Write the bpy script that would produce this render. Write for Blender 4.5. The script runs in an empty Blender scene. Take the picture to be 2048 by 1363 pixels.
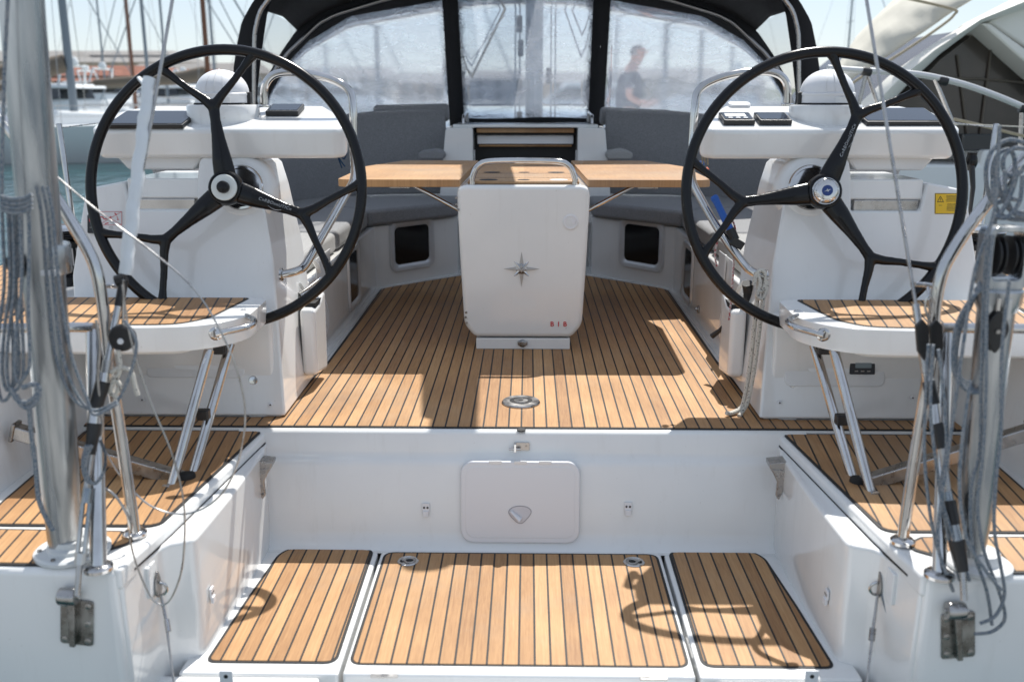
import bpy, bmesh, math, random
from mathutils import Vector, Matrix
R = math.radians
random.seed(7)
sc = bpy.context.scene
C = sc.collection
# ---------------------------------------------------------------- camera
F = 1900.0
PITCH = math.atan(486/F); YAW = 0.0168
CAM = Vector((0.0206, -3.193, 1.13))
cd = bpy.data.cameras.new('camera'); cam = bpy.data.objects.new('camera', cd); C.objects.link(cam)
cam.location = CAM; cam.rotation_euler = (math.pi/2-PITCH, 0, YAW)
cd.sensor_width = 36; cd.lens = F/2048*36; cd.clip_start = .05; cd.clip_end = 3000
cd.dof.use_dof = True; cd.dof.focus_distance = 3.9; cd.dof.aperture_fstop = 2.4
sc.camera = cam
CM = cam.rotation_euler.to_matrix()
# ---------------------------------------------------------------- sky, sun, exposure
SD = Vector((.19, .55, 1)).normalized()
w = bpy.data.worlds.new("World"); sc.world = w; w.use_nodes = True
nt = w.node_tree; bg = nt.nodes['Background']
sky = nt.nodes.new('ShaderNodeTexSky'); sky.sky_type = 'NISHITA'; sky.sun_disc = False
sky.sun_elevation = math.asin(SD.z); sky.sun_rotation = math.atan2(SD.x, SD.y)
sky.dust_density = .35; sky.air_density = 1.0; sky.ozone_density = 1.0
# a thin bright overcast veil over the clear sky
veil = nt.nodes.new('ShaderNodeMix'); veil.data_type = 'RGBA'; veil.inputs[0].default_value = .62
veil.inputs[7].default_value = (4.5, 5.0, 5.75, 1)
nt.links.new(sky.outputs[0], veil.inputs[6]); nt.links.new(veil.outputs[2], bg.inputs[0]); bg.inputs[1].default_value = .11
sl = bpy.data.lights.new('sun', 'SUN'); sl.energy = 4.5; sl.angle = R(.5); sl.color = (1, .965, .905)
so = bpy.data.objects.new('sun', sl); C.objects.link(so); so.rotation_euler = SD.to_track_quat('Z', 'Y').to_euler()
sc.view_settings.view_transform = 'Standard'; sc.view_settings.look = 'None'; sc.view_settings.exposure = .50
sc.view_settings.gamma = 1
# ---------------------------------------------------------------- helpers
def ray(px, py):
    return (CM @ Vector(((px-1024)/F, -(py-681.5)/F, -1))).normalized()
def P(px, py, x=None, y=None, z=None):
    """the world point seen at a photo pixel on one given world plane"""
    d = ray(px, py)
    if x is not None: t = (x-CAM.x)/d.x
    elif y is not None: t = (y-CAM.y)/d.y
    else: t = (z-CAM.z)/d.z
    return CAM + d*t
def PP(pts, **k): return [P(a, b, **k) for a, b in pts]
def mir(v): return Vector((-v[0], v[1], v[2]))
def sx(v, s): return Vector((v[0]*s, v[1], v[2]))

def tag(o, label=None, cat=None, group=None, kind=None):
    if label: o['label'] = label
    if cat: o['category'] = cat
    if group: o['group'] = group
    if kind: o['kind'] = kind
    return o
def thing(name, loc, label, cat, group=None):
    o = bpy.data.objects.new(name, None); C.objects.link(o); o.location = loc; o.empty_display_size = .05
    return tag(o, label, cat, group)
def wloc(o):
    v = Vector((0, 0, 0))
    while o is not None: v += Vector(o.location); o = o.parent
    return v
XF = [None]
class MB:
    def __init__(s): s.v = []; s.f = []
    def add(s, vs, fs):
        n = len(s.v); s.v += [Vector(v) for v in vs]; s.f += [[i+n for i in f] for f in fs]; return s
    def box(s, c, d, rot=None):
        m = rot.to_matrix() if rot is not None and hasattr(rot, 'to_matrix') else rot
        vs = []
        for x in (-.5, .5):
            for y in (-.5, .5):
                for z in (-.5, .5):
                    v = Vector((x*d[0], y*d[1], z*d[2]))
                    if m is not None: v = m @ v
                    vs.append(v+Vector(c))
        return s.add(vs, [[0,1,3,2],[4,6,7,5],[0,4,5,1],[2,3,7,6],[0,2,6,4],[1,5,7,3]])
    def prism(s, pts, off):
        """closed polygon of 3D points, given thickness vector"""
        off = Vector(off); n = len(pts)
        a = [Vector(p) for p in pts]
        nrm = Vector((0, 0, 0))
        for i in range(n): nrm += (a[i]-a[0]).cross(a[(i+1) % n]-a[0])
        if nrm.dot(off) > 0: a.reverse()
        fs = [list(range(n)), list(range(2*n-1, n-1, -1))]
        fs += [[i, n+i, n+(i+1) % n, (i+1) % n] for i in range(n)]
        return s.add(a+[p+off for p in a], fs)
    def tube(s, pts, r, n=10, closed=False, flat=1.0, nrm=None):
        pts = [Vector(p) for p in pts]; m = len(pts)
        rs = r if hasattr(r, '__len__') else [r]*m
        vs = []; up = None
        for i in range(m):
            a = pts[(i-1) % m] if (closed or i > 0) else pts[i]
            b = pts[(i+1) % m] if (closed or i < m-1) else pts[i]
            t = (b-a)
            if t.length < 1e-9: t = Vector((0, 0, 1))
            t.normalize()
            if nrm is not None: u = Vector(nrm)
            elif up is None: u = Vector((0, 0, 1)) if abs(t.z) < .9 else Vector((1, 0, 0))
            else: u = up
            u = (u-t*u.dot(t)).normalized(); w_ = t.cross(u); up = u
            for k in range(n):
                an = 2*math.pi*k/n
                vs.append(pts[i]+(u*math.cos(an)*flat+w_*math.sin(an))*rs[i])
        fs = []
        for i in range(m if closed else m-1):
            j = (i+1) % m
            for k in range(n):
                l = (k+1) % n; fs.append([i*n+k, i*n+l, j*n+l, j*n+k])
        if not closed: fs += [list(range(n))[::-1], list(range((m-1)*n, m*n))]
        return s.add(vs, fs)
    def lathe(s, c, prof, axis=(0, 0, 1), n=32):
        """prof: (radius, height) pairs along axis from c"""
        ax = Vector(axis).normalized(); u = ax.orthogonal().normalized(); w_ = ax.cross(u); c = Vector(c)
        vs = []; fs = []
        for (r, h) in prof:
            for k in range(n):
                a = 2*math.pi*k/n; vs.append(c+ax*h+(u*math.cos(a)+w_*math.sin(a))*max(r, 1e-5))
        for i in range(len(prof)-1):
            for k in range(n):
                l = (k+1) % n; fs.append([i*n+k, i*n+l, (i+1)*n+l, (i+1)*n+k])
        fs += [list(range(n))[::-1], list(range((len(prof)-1)*n, len(prof)*n))]
        return s.add(vs, fs)
    def cyl(s, a, b, r, n=20): return s.tube([a, b], r, n)
    def grid(s, rows, flip=False):
        m = len(rows); k = len(rows[0]); vs = [p for r_ in rows for p in r_]; fs = []
        for i in range(m-1):
            for j in range(k-1):
                q = [i*k+j, i*k+j+1, (i+1)*k+j+1, (i+1)*k+j]; fs.append(q[::-1] if flip else q)
        return s.add(vs, fs)
    def build(s, name, mat, parent=None, bevel=0, seg=3, smooth=40, solid=0, sub=0, remesh=0, soff=0):
        off = wloc(parent)
        if XF[0]: s.v = [XF[0](v) for v in s.v]
        me = bpy.data.meshes.new(name); me.from_pydata([v-off for v in s.v], [], s.f); me.update()
        bm = bmesh.new(); bm.from_mesh(me); bmesh.ops.remove_doubles(bm, verts=bm.verts, dist=1e-5)
        if not solid: bmesh.ops.recalc_face_normals(bm, faces=bm.faces)
        bm.to_mesh(me); bm.free()
        if smooth:
            for p in me.polygons: p.use_smooth = True
            me.set_sharp_from_angle(angle=R(smooth))
        o = bpy.data.objects.new(name, me); C.objects.link(o); me.materials.append(mat)
        if parent is not None: o.parent = parent
        if solid:
            m = o.modifiers.new('solid', 'SOLIDIFY'); m.thickness = solid; m.offset = soff
        if remesh:
            m = o.modifiers.new('re', 'REMESH'); m.mode = 'VOXEL'; m.voxel_size = remesh; m.use_smooth_shade = True
            m = o.modifiers.new('sm', 'SMOOTH'); m.iterations = 6; m.factor = .5
        if bevel:
            m = o.modifiers.new('bev', 'BEVEL'); m.width = bevel; m.segments = seg; m.limit_method = 'ANGLE'; m.angle_limit = R(32)
            m.use_clamp_overlap = True
            if seg > 1: m.harden_normals = True
        if sub:
            m = o.modifiers.new('sub', 'SUBSURF'); m.levels = sub; m.render_levels = sub
        return o
def cr(pts, n=8, closed=False):
    """Catmull-Rom smoothing of a point list"""
    pts = [Vector(p) for p in pts]; m = len(pts); out = []
    for i in range(m if closed else m-1):
        p = [pts[(i+k) % m] if closed else pts[min(max(i+k, 0), m-1)] for k in (-1, 0, 1, 2)]
        for j in range(n):
            t = j/n
            out.append(.5*((2*p[1])+(p[2]-p[0])*t+(2*p[0]-5*p[1]+4*p[2]-p[3])*t*t+(3*p[1]-p[0]-3*p[2]+p[3])*t**3))
    if not closed: out.append(pts[-1])
    return out
def fil(pts, r, n=6, closed=False):
    """round the corners of a polyline with radius r"""
    pts = [Vector(p) for p in pts]; m = len(pts); out = []
    rr = r if hasattr(r, '__len__') else [r]*m
    for i in range(m):
        if not closed and i in (0, m-1): out.append(pts[i]); continue
        a, b, c = pts[i-1], pts[i], pts[(i+1) % m]
        u = a-b; v = c-b; q = rr[i]
        d = min(q, u.length*.49, v.length*.49)
        if d < 1e-5: out.append(b); continue
        s_ = b+u.normalized()*d; e = b+v.normalized()*d
        for k in range(n+1):
            t = k/n; out.append(s_*(1-t)**2+b*2*t*(1-t)+e*t*t)
    return out
# ---------------------------------------------------------------- materials
def mat(name, base=(.8, .8, .8), rough=.5, metal=0, coat=0, spec=None):
    m = bpy.data.materials.new(name); m.use_nodes = True; b = m.node_tree.nodes['Principled BSDF']
    b.inputs['Base Color'].default_value = (*base, 1); b.inputs['Roughness'].default_value = rough
    b.inputs['Metallic'].default_value = metal; b.inputs['Coat Weight'].default_value = coat
    if spec is not None: b.inputs['Specular IOR Level'].default_value = spec
    return m
def N(m, t, **k):
    n = m.node_tree.nodes.new(t)
    for a, b in k.items():
        if a in n.inputs: n.inputs[a].default_value = b
        else: setattr(n, a, b)
    return n
def L(m, a, b): m.node_tree.links.new(a, b)
def bsdf(m): return m.node_tree.nodes['Principled BSDF']
def math_(m, op, a, b=None, c=None):
    n = N(m, 'ShaderNodeMath'); n.operation = op
    for i, v in enumerate((a, b, c)):
        if v is None: continue
        if isinstance(v, (int, float)): n.inputs[i].default_value = v
        else: L(m, v, n.inputs[i])
    return n.outputs[0]
def noisy(m, scale=6, c1=None, c2=None, lo=.35, hi=.65, bump=0, bscale=None, rough=None, detail=5, stretch=None, dist=.01):
    """vary colour, roughness and relief with noise in object space"""
    tc = N(m, 'ShaderNodeTexCoord'); mp = N(m, 'ShaderNodeMapping'); L(m, tc.outputs['Object'], mp.inputs[0])
    if stretch: mp.inputs['Scale'].default_value = stretch
    nz = N(m, 'ShaderNodeTexNoise', Scale=scale, Detail=detail); L(m, mp.outputs[0], nz.inputs['Vector'])
    if c1:
        rp = N(m, 'ShaderNodeValToRGB'); rp.color_ramp.elements[0].position = lo; rp.color_ramp.elements[1].position = hi
        rp.color_ramp.elements[0].color = (*c1, 1); rp.color_ramp.elements[1].color = (*c2, 1)
        L(m, nz.outputs[0], rp.inputs[0]); L(m, rp.outputs[0], bsdf(m).inputs['Base Color'])
    if rough:
        mr = N(m, 'ShaderNodeMapRange'); mr.inputs[1].default_value = .3; mr.inputs[2].default_value = .7
        mr.inputs[3].default_value = rough[0]; mr.inputs[4].default_value = rough[1]
        L(m, nz.outputs[0], mr.inputs[0]); L(m, mr.outputs[0], bsdf(m).inputs['Roughness'])
    if bump:
        n2 = nz
        if bscale: n2 = N(m, 'ShaderNodeTexNoise', Scale=bscale, Detail=4); L(m, mp.outputs[0], n2.inputs['Vector'])
        bp = N(m, 'ShaderNodeBump', Strength=bump, Distance=dist); L(m, n2.outputs[0], bp.inputs['Height'])
        L(m, bp.outputs[0], bsdf(m).inputs['Normal'])
    return m
def teak(name, ang=0, off=0, pitch=.045, seam=.0062, obj=False, tone=1.0):
    """teak planks with black caulking, running along y (turned by ang)"""
    m = mat(name, rough=.55)
    g = N(m, 'ShaderNodeTexCoord' if obj else 'ShaderNodeNewGeometry')
    mp = N(m, 'ShaderNodeMapping'); L(m, g.outputs['Object' if obj else 'Position'], mp.inputs[0])
    mp.inputs['Rotation'].default_value = (0, 0, ang); mp.inputs['Location'].default_value = (off, 0, 0)
    sp = N(m, 'ShaderNodeSeparateXYZ'); L(m, mp.outputs[0], sp.inputs[0])
    u = math_(m, 'DIVIDE', sp.outputs[0], pitch)
    idx = math_(m, 'ROUND', math_(m, 'ADD', u, .5001))
    fr = math_(m, 'ABSOLUTE', math_(m, 'SUBTRACT', u, math_(m, 'ROUND', u)))
    seamm = math_(m, 'LESS_THAN', fr, seam/pitch/2)
    # butt joints are rare: whole planks, one tone each
    wn = N(m, 'ShaderNodeTexWhiteNoise'); wn.noise_dimensions = '1D'; L(m, idx, wn.inputs['W'])
    cx = N(m, 'ShaderNodeCombineXYZ'); L(m, math_(m, 'MULTIPLY', sp.outputs[0], 90), cx.inputs[0])
    L(m, math_(m, 'ADD', math_(m, 'MULTIPLY', sp.outputs[1], 3.2), math_(m, 'MULTIPLY', idx, 7.3)), cx.inputs[1])
    g1 = N(m, 'ShaderNodeTexNoise', Scale=1.6, Detail=7, Roughness=.65, Distortion=.25); L(m, cx.outputs[0], g1.inputs['Vector'])
    cx2 = N(m, 'ShaderNodeCombineXYZ'); L(m, math_(m, 'MULTIPLY', sp.outputs[0], 500), cx2.inputs[0])
    L(m, math_(m, 'MULTIPLY', sp.outputs[1], 22), cx2.inputs[1])
    g2 = N(m, 'ShaderNodeTexNoise', Scale=1.0, Detail=3); L(m, cx2.outputs[0], g2.inputs['Vector'])
    g3 = N(m, 'ShaderNodeTexNoise', Scale=3.5, Detail=4); L(m, mp.outputs[0], g3.inputs['Vector'])
    t = math_(m, 'ADD', math_(m, 'MULTIPLY', g1.outputs[0], .55), math_(m, 'MULTIPLY', wn.outputs[0], .25))
    t = math_(m, 'ADD', t, math_(m, 'MULTIPLY', g2.outputs[0], .28))
    t = math_(m, 'ADD', t, math_(m, 'MULTIPLY', math_(m, 'SUBTRACT', g3.outputs[0], .5), .45))
    g4 = N(m, 'ShaderNodeTexNoise', Scale=1.1, Detail=5, Roughness=.7); L(m, g.outputs['Object' if obj else 'Position'], g4.inputs['Vector'])
    grey = N(m, 'ShaderNodeMapRange'); grey.inputs[1].default_value = .50; grey.inputs[2].default_value = .72; grey.inputs[3].default_value = 0; grey.inputs[4].default_value = .55
    L(m, g4.outputs[0], grey.inputs[0])
    rp = N(m, 'ShaderNodeValToRGB'); L(m, t, rp.inputs[0])
    e = rp.color_ramp.elements; k = tone
    e[0].position = .25; e[0].color = (.23*k, .108*k, .040*k, 1)
    e[1].position = .95; e[1].color = (.60*k, .385*k, .195*k, 1)
    q = e.new(.62); q.color = (.44*k, .245*k, .105*k, 1)
    gm = N(m, 'ShaderNodeMix'); gm.data_type = 'RGBA'; L(m, grey.outputs[0], gm.inputs[0]); L(m, rp.outputs[0], gm.inputs[6]); gm.inputs[7].default_value = (.33*k, .245*k, .165*k, 1)
    mx = N(m, 'ShaderNodeMix'); mx.data_type = 'RGBA'; L(m, seamm, mx.inputs[0]); L(m, gm.outputs[2], mx.inputs[6])
    mx.inputs[7].default_value = (.010, .009, .009, 1); L(m, mx.outputs[2], bsdf(m).inputs['Base Color'])
    h = math_(m, 'SUBTRACT', math_(m, 'MULTIPLY', g2.outputs[0], .25), seamm)
    bp = N(m, 'ShaderNodeBump', Strength=.5, Distance=.001); L(m, h, bp.inputs['Height']); L(m, bp.outputs[0], bsdf(m).inputs['Normal'])
    L(m, math_(m, 'ADD', .42, math_(m, 'MULTIPLY', g3.outputs[0], .3)), bsdf(m).inputs['Roughness'])
    return m
gel = mat('gelcoat_white', (.80, .80, .785), .12, coat=.3)
noisy(gel, 2.2, (.735, .742, .735), (.80, .80, .785), .3, .6, bump=.05, bscale=7, rough=(.07, .2), dist=.02)
def scuffs(m, amt=.16):
    # faint rain streaks and scattered specks of grime
    b = bsdf(m); src = b.inputs['Base Color'].links[0].from_socket
    g = N(m, 'ShaderNodeNewGeometry'); mp = N(m, 'ShaderNodeMapping'); mp.inputs['Scale'].default_value = (22, 22, 2.2); L(m, g.outputs['Position'], mp.inputs[0])
    a = N(m, 'ShaderNodeTexNoise', Scale=1.0, Detail=6, Roughness=.7); L(m, mp.outputs[0], a.inputs['Vector'])
    c = N(m, 'ShaderNodeTexNoise', Scale=95, Detail=2); L(m, g.outputs['Position'], c.inputs['Vector'])
    r1 = N(m, 'ShaderNodeMapRange'); r1.inputs[1].default_value = .56; r1.inputs[2].default_value = .78; r1.inputs[4].default_value = amt; L(m, a.outputs[0], r1.inputs[0])
    r2 = N(m, 'ShaderNodeMapRange'); r2.inputs[1].default_value = .74; r2.inputs[2].default_value = .80; r2.inputs[4].default_value = .5; L(m, c.outputs[0], r2.inputs[0])
    f = math_(m, 'MAXIMUM', r1.outputs[0], r2.outputs[0])
    mx = N(m, 'ShaderNodeMix'); mx.data_type = 'RGBA'; L(m, f, mx.inputs[0]); L(m, src, mx.inputs[6]); mx.inputs[7].default_value = (.50, .47, .41, 1)
    L(m, mx.outputs[2], b.inputs['Base Color'])
scuffs(gel)
gelm = mat('gelcoat_satin', (.74, .75, .75), .3)
noisy(gelm, 5, (.70, .71, .715), (.76, .765, .76), .35, .6, bump=.05, bscale=40)
plas = mat('white_plastic', (.745, .75, .765), .32)
steel = mat('polished_steel', (.60, .59, .57), .07, 1)
noisy(steel, 9, (.46, .45, .44), (.64, .63, .62), .3, .7, rough=(.04, .16))
steelb = mat('brushed_steel', (.62, .61, .6), .3, 1)
noisy(steelb, 30, (.34, .33, .32), (.48, .47, .46), .3, .7, rough=(.2, .42))
steeld = mat('weathered_steel', (.5, .49, .48), .28, 1)
noisy(steeld, 25, (.20, .19, .18), (.42, .41, .40), .35, .65, rough=(.18, .4))
blk = mat('black_carbon', (.003, .003, .004), .2, spec=.32)
noisy(blk, 12, rough=(.16, .28))
blkp = mat('black_plastic', (.012, .012, .013), .4)
rub = mat('black_rubber', (.012, .012, .012), .7)
caulk = mat('black_caulk', (.009, .009, .010), .6)
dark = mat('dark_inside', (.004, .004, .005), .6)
canv = mat('black_canvas', (.010, .011, .014), .85); noisy(canv, 300, bump=.25)
red = mat('red_print', (.55, .012, .02), .4); yel = mat('yellow_sticker', (.78, .50, .02), .4)
blackink = mat('black_print', (.02, .02, .02), .5); blu = mat('blue_plastic', (.012, .10, .42), .35)
wht = mat('white_sticker', (.72, .72, .72), .4); green = mat('green_cap', (.01, .2, .06), .4)
glassd = mat('display_glass', (.016, .022, .034), .12, spec=.22)
def fabric(name, c1, c2):
    m = mat(name, c1, .9); noisy(m, 260, c1, c2, .4, .6, bump=.35, bscale=420, dist=.004)
    b = bsdf(m); b.inputs['Sheen Weight'].default_value = .15; return m
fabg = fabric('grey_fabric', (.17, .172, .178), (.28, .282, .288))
fabl = fabric('sunlit_grey_fabric', (.25, .25, .245), (.38, .378, .37))  # the grey cloth made paler, partly sunlight put into its colour
def ropemat(name, c1, c2, sc_=260, lo=.47, hi=.56):
    m = mat(name, c1, .85); noisy(m, sc_, c1, c2, lo, hi, bump=.7, bscale=320, dist=.004); return m
ropeg = ropemat('grey_blue_rope', (.26, .27, .28), (.09, .13, .175))
ropew = ropemat('white_fleck_rope', (.58, .55, .49), (.03, .03, .03), 170, .60, .63)
ropeb = ropemat('navy_cord', (.006, .03, .08), (.01, .06, .14))
roper = ropemat('white_red_cord', (.55, .52, .5), (.35, .03, .04), 200)
ropet = ropemat('tan_rope', (.42, .36, .26), (.3, .25, .17))
teak0 = teak('teak_deck')
tw = teak('teak_table', 0, 0, pitch=9, seam=0, tone=1.02)
def PN(px, py, p0, n):
    d = ray(px, py); n = Vector(n); t = (Vector(p0)-CAM).dot(n)/d.dot(n); return CAM+d*t
def rrect(cx, cy, w_, h, r, n=6):
    """rounded rectangle outline in 2D"""
    out = []
    for (sx_, sy_, a0) in ((1, 1, 0), (-1, 1, 90), (-1, -1, 180), (1, -1, 270)):
        for k in range(n+1):
            a = R(a0+90*k/n); out.append((cx+sx_*(w_/2-r)+r*math.cos(a), cy+sy_*(h/2-r)+r*math.sin(a)))
    return out
def frame3(o, u, v, n):
    """map 2D + depth to 3D"""
    o, u, v, n = map(Vector, (o, u, v, n)); return lambda a, b, c=0: o+u*a+v*b+n*c
def text(name, body, o, u, v, size, mat_, parent, space=1.0, shear=0, ext=.0004, bold=0):
    """raised lettering: text lying on the plane through o spanned by u (reading direction) and v (up)"""
    cu = bpy.data.curves.new('t', 'FONT'); cu.body = body; cu.size = size; cu.extrude = ext; cu.space_character = space
    cu.shear = shear; cu.offset = bold; cu.align_x = 'CENTER'; cu.align_y = 'CENTER'
    to = bpy.data.objects.new('t', cu); C.objects.link(to); bpy.context.view_layer.update()
    me = bpy.data.meshes.new_from_object(to.evaluated_get(bpy.context.evaluated_depsgraph_get()))
    bpy.data.objects.remove(to)
    u = Vector(u).normalized(); v = (Vector(v)-u*u.dot(Vector(v))).normalized(); n = u.cross(v)
    m = Matrix((u, v, n)).transposed().to_4x4(); m.translation = Vector(o)-wloc(parent)
    me.transform(m); me.name = name; me.materials.clear(); me.materials.append(mat_)
    ob = bpy.data.objects.new(name, me); C.objects.link(ob); ob.parent = parent
    return ob
# ================================================================ the yacht: moulded deck, floors and steps
yacht = thing('sailing_yacht', (0, 0, 0), 'white sailing yacht seen from its stern, with a teak laid cockpit', 'sailing yacht')
def pad(name, pts, z, m, parent, r=.03, edge=.009, th=.006):
    """a teak panel with rounded corners on a black bedding line"""
    pts = [Vector((p[0], p[1], z)) for p in pts]
    c = sum(pts, Vector())/len(pts)
    rr = r
    out = fil(pts, rr, 5, True)
    o = MB().prism(out, (0, 0, -th)).build(name, m, parent, bevel=.0015, seg=2)
    # bedding: same outline grown outwards, a little lower
    n = len(out); g = []
    for i in range(n):
        a, b, d = out[i-1], out[i], out[(i+1) % n]
        t = (d-a); t.z = 0
        if t.length < 1e-6: g.append(b); continue
        t.normalize(); q = Vector((t.y, -t.x, 0))
        if q.dot(b-c) < 0: q = -q
        g.append(b+q*edge)
    MB().prism([p-Vector((0, 0, .0018)) for p in g], (0, 0, -th)).build('bedding', caulk, o)
    return o
FL = [(-1.62, .0), (-1.62, .09), (-.935, .09), (-.875, .30), (-.855, .9), (-.865, 2.48), (-.84, 2.55), (-.40, 2.97),
      (.40, 2.97), (.84, 2.55), (.865, 2.48), (.855, .9), (.875, .30), (.935, .09), (1.62, .09), (1.62, .0)]
pad('cockpit_floor', FL, 0, teak0, yacht, r=[0]*2+[.02]*3+[0]*6+[.02]*3+[0]*2)
MB().prism([(-1.64, -.02, -.006), (1.64, -.02, -.006), (1.64, 3.6, -.006), (-1.64, 3.6, -.006)], (0, 0, -.3)).build('cockpit_base', gel, yacht, bevel=.004)
# riser between the cockpit floor and the stern platform
prof = [(-.02, -.006), (-.03, -.010), (-.036, -.02), (-.040, -.080), (-.045, -.092), (-.056, -.102), (-.066, -.112), (-.072, -.126),
        (-.108, -.355), (-.116, -.385), (-.130, -.403), (-.150, -.4125)]
mb = MB()
mb.grid([[Vector((x, y, z)) for (y, z) in prof] for x in (-1.0, -.5, 0, .5, 1.0)])
mb.build('stern_riser', gel, yacht, smooth=60)
# stern platform in three panels with gaps
for s in (-1, 1):
    MB().prism([(s*.500, -.155, -.4125), (s*.93, -.155, -.4125), (s*.945, -.885, -.4125), (s*.500, -.885, -.4125)], (0, 0, -.12)).build('platform_side', gel, yacht, bevel=.008)
MB().prism([(-.490, -.155, -.4105), (.490, -.155, -.4105), (.488, -.885, -.4105), (-.488, -.885, -.4105)], (0, 0, -.05)).build('platform_hatch', gel, yacht, bevel=.010)
MB().box((0, -.3, -.49), (1.9, .9, .04)).build('platform_well', gelm, yacht)
MB().box((0, -.125, -.4135), (1.86, .07, .004)).build('platform_ledge', gel, yacht)
pad('platform_teak', [(-.468, -.168), (.468, -.168), (.470, -.835), (-.470, -.835)], -.4085, teak0, yacht, r=.03)
for s in (-1, 1):
    q = [(s*.525, -.146), (s*.815, -.146), (s*.838, -.19), (s*.860, -.50), (s*.876, -.828), (s*.522, -.828)]
    tk = teak('teak_side%d' % s, ang=s*.06*0, off=.012*s)
    pad('platform_teak', q, -.4085, tk, yacht, r=[.03, .02, .02, 0, .02, .03])
# folded down swim platform aft of the hatch
MB().box((0, -1.30, -.52), (1.06, .80, .08)).build('swim_platform', gel, yacht, bevel=.02)
for s in (-1, 1):
    MB().box((s*.80, -.90, -.62), (.50, .03, .40)).build('transom_panel', gel, yacht, bevel=.01)
    h = MB().box((s*.37, -.895, -.4100), (.075, .012, .006)); h.build('hinge', steelb, yacht, bevel=.001)
# sides of the stern opening
for s in (-1, 1):
    # lower liner
    a = [(.900, -.07), (.888, -.12), (.888, -.50), (.896, -.775), (.905, -.80), (.955, -.825), (.978, -.85), (1.006, -1.03), (1.30, -1.03), (1.30, -.02), (.90, -.02)]
    MB().prism([Vector((x*s, y, -.60)) for x, y in a], (0, 0, .60-.052)).build('stern_side_liner', gel, yacht, bevel=.013, seg=4)
    # helm step over it, with a shadow gap between the two mouldings
    b = [(.905, -.022), (.908, -.06), (.972, -.78), (1.004, -1.036), (2.05, -1.036), (2.05, -.022)]
    MB().prism([Vector((x*s, y, -.018)) for x, y in b], (0, 0, -.064)).build('helm_step', gel, yacht, bevel=.014, seg=4)
    MB().prism([Vector((x*s, y, -.0505)) for x, y in [(.9045, -.03), (.9045, -.06), (.9685, -.78), (.995, -.97), (1.3, -.97), (1.3, -.03)]], (0, 0, -.006)).build('deck_seam', dark, yacht)
    c = [(1.012, -1.046), (2.5, -1.01), (2.5, -.965), (1.012, -.965)]
    MB().prism([Vector((x*s, y, -.0172)) for x, y in c], (0, 0, -1.35)).build('transom', gel, yacht, bevel=.022, seg=4)
    # notch for a line in the edge of the step
    MB().box((s*.986, -.90, -.12), (.012, .05, .09)).build('line_notch', gelm, yacht, bevel=.004)
    T = math.atan2(.085, .72)
    tp = teak('teak_step%d' % s, ang=s*T, off=0)
    q1 = [(-.930, -.030), (-1.000, -.775), (-1.02, -.790), (-1.50, -.790), (-1.54, -.030)]
    pad('step_teak', [(-x*s, y) for x, y in q1], -.012, tp, yacht, r=.012)
    q2 = [(-1.085, -.835), (-1.60, -.825), (-1.60, -1.010), (-1.17, -1.018), (-1.105, -.985), (-1.09, -.94), (-1.04, -.90), (-1.04, -.87)]
    pad('step_teak', [(-x*s, y) for x, y in q2], -.012, tp, yacht, r=.008)
    # coaming outboard of the helm step, carrying the side deck
    cs = [(-1.545, -.05), (-1.560, -.02), (-1.60, .34), (-1.66, .40), (-2.35, .40), (-2.40, .30), (-2.40, -.4), (-1.545, -.4)]
    mb = MB(); mb.prism([Vector((-x*s, -1.0, z)) for x, z in cs], (0, 4.5, 0)); mb.build('coaming', gel, yacht, bevel=.03, seg=4)
    sdk = [(-1.76, -.95), (-1.76, .02), (-1.86, .60), (-1.80, 1.0), (-1.80, 3.2), (-2.32, 3.2), (-2.34, -.95)]
    tp2 = teak('teak_sidedeck%d' % s, ang=s*.10)
    pad('side_deck_teak', [(-x*s, y) for x, y in sdk], .405, tp2, yacht, r=.02)
# settee lockers (front faces), with the raised floor edge
for s in (-1, 1):
    q = [(.905, .12), (.905, 2.50), (.44, 3.02), (.44, 3.45), (1.64, 3.45), (1.64, .12)]
    MB().prism([Vector((x*s, y, -.05)) for x, y in q], (0, 0, .43)).build('seat_locker', gel, yacht, bevel=.012, seg=3)
    q = [(.880, .10), (.878, 2.50), (.41, 3.0), (.41, 3.3), (1.0, 3.3), (1.0, .10)]
    MB().prism([Vector((x*s, y, .004)) for x, y in q], (0, 0, -.02)).build('floor_moulding', gel, yacht, bevel=.003, seg=2)
    # coaming behind the settee
    q = [(1.50, .30), (1.62, .50), (1.66, .80), (1.74, .86), (2.3, .45), (2.3, -.2), (1.50, -.2)]
    q = [(1.46, .30), (1.56, .38), (1.66, .62), (1.76, .66), (2.2, .44), (2.2, -.2), (1.46, -.2)]
    MB().prism([Vector((x*s, .85, z)) for x, z in q], (0, 2.9, 0)).build('coaming', gel, yacht, bevel=.03, seg=4)
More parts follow.
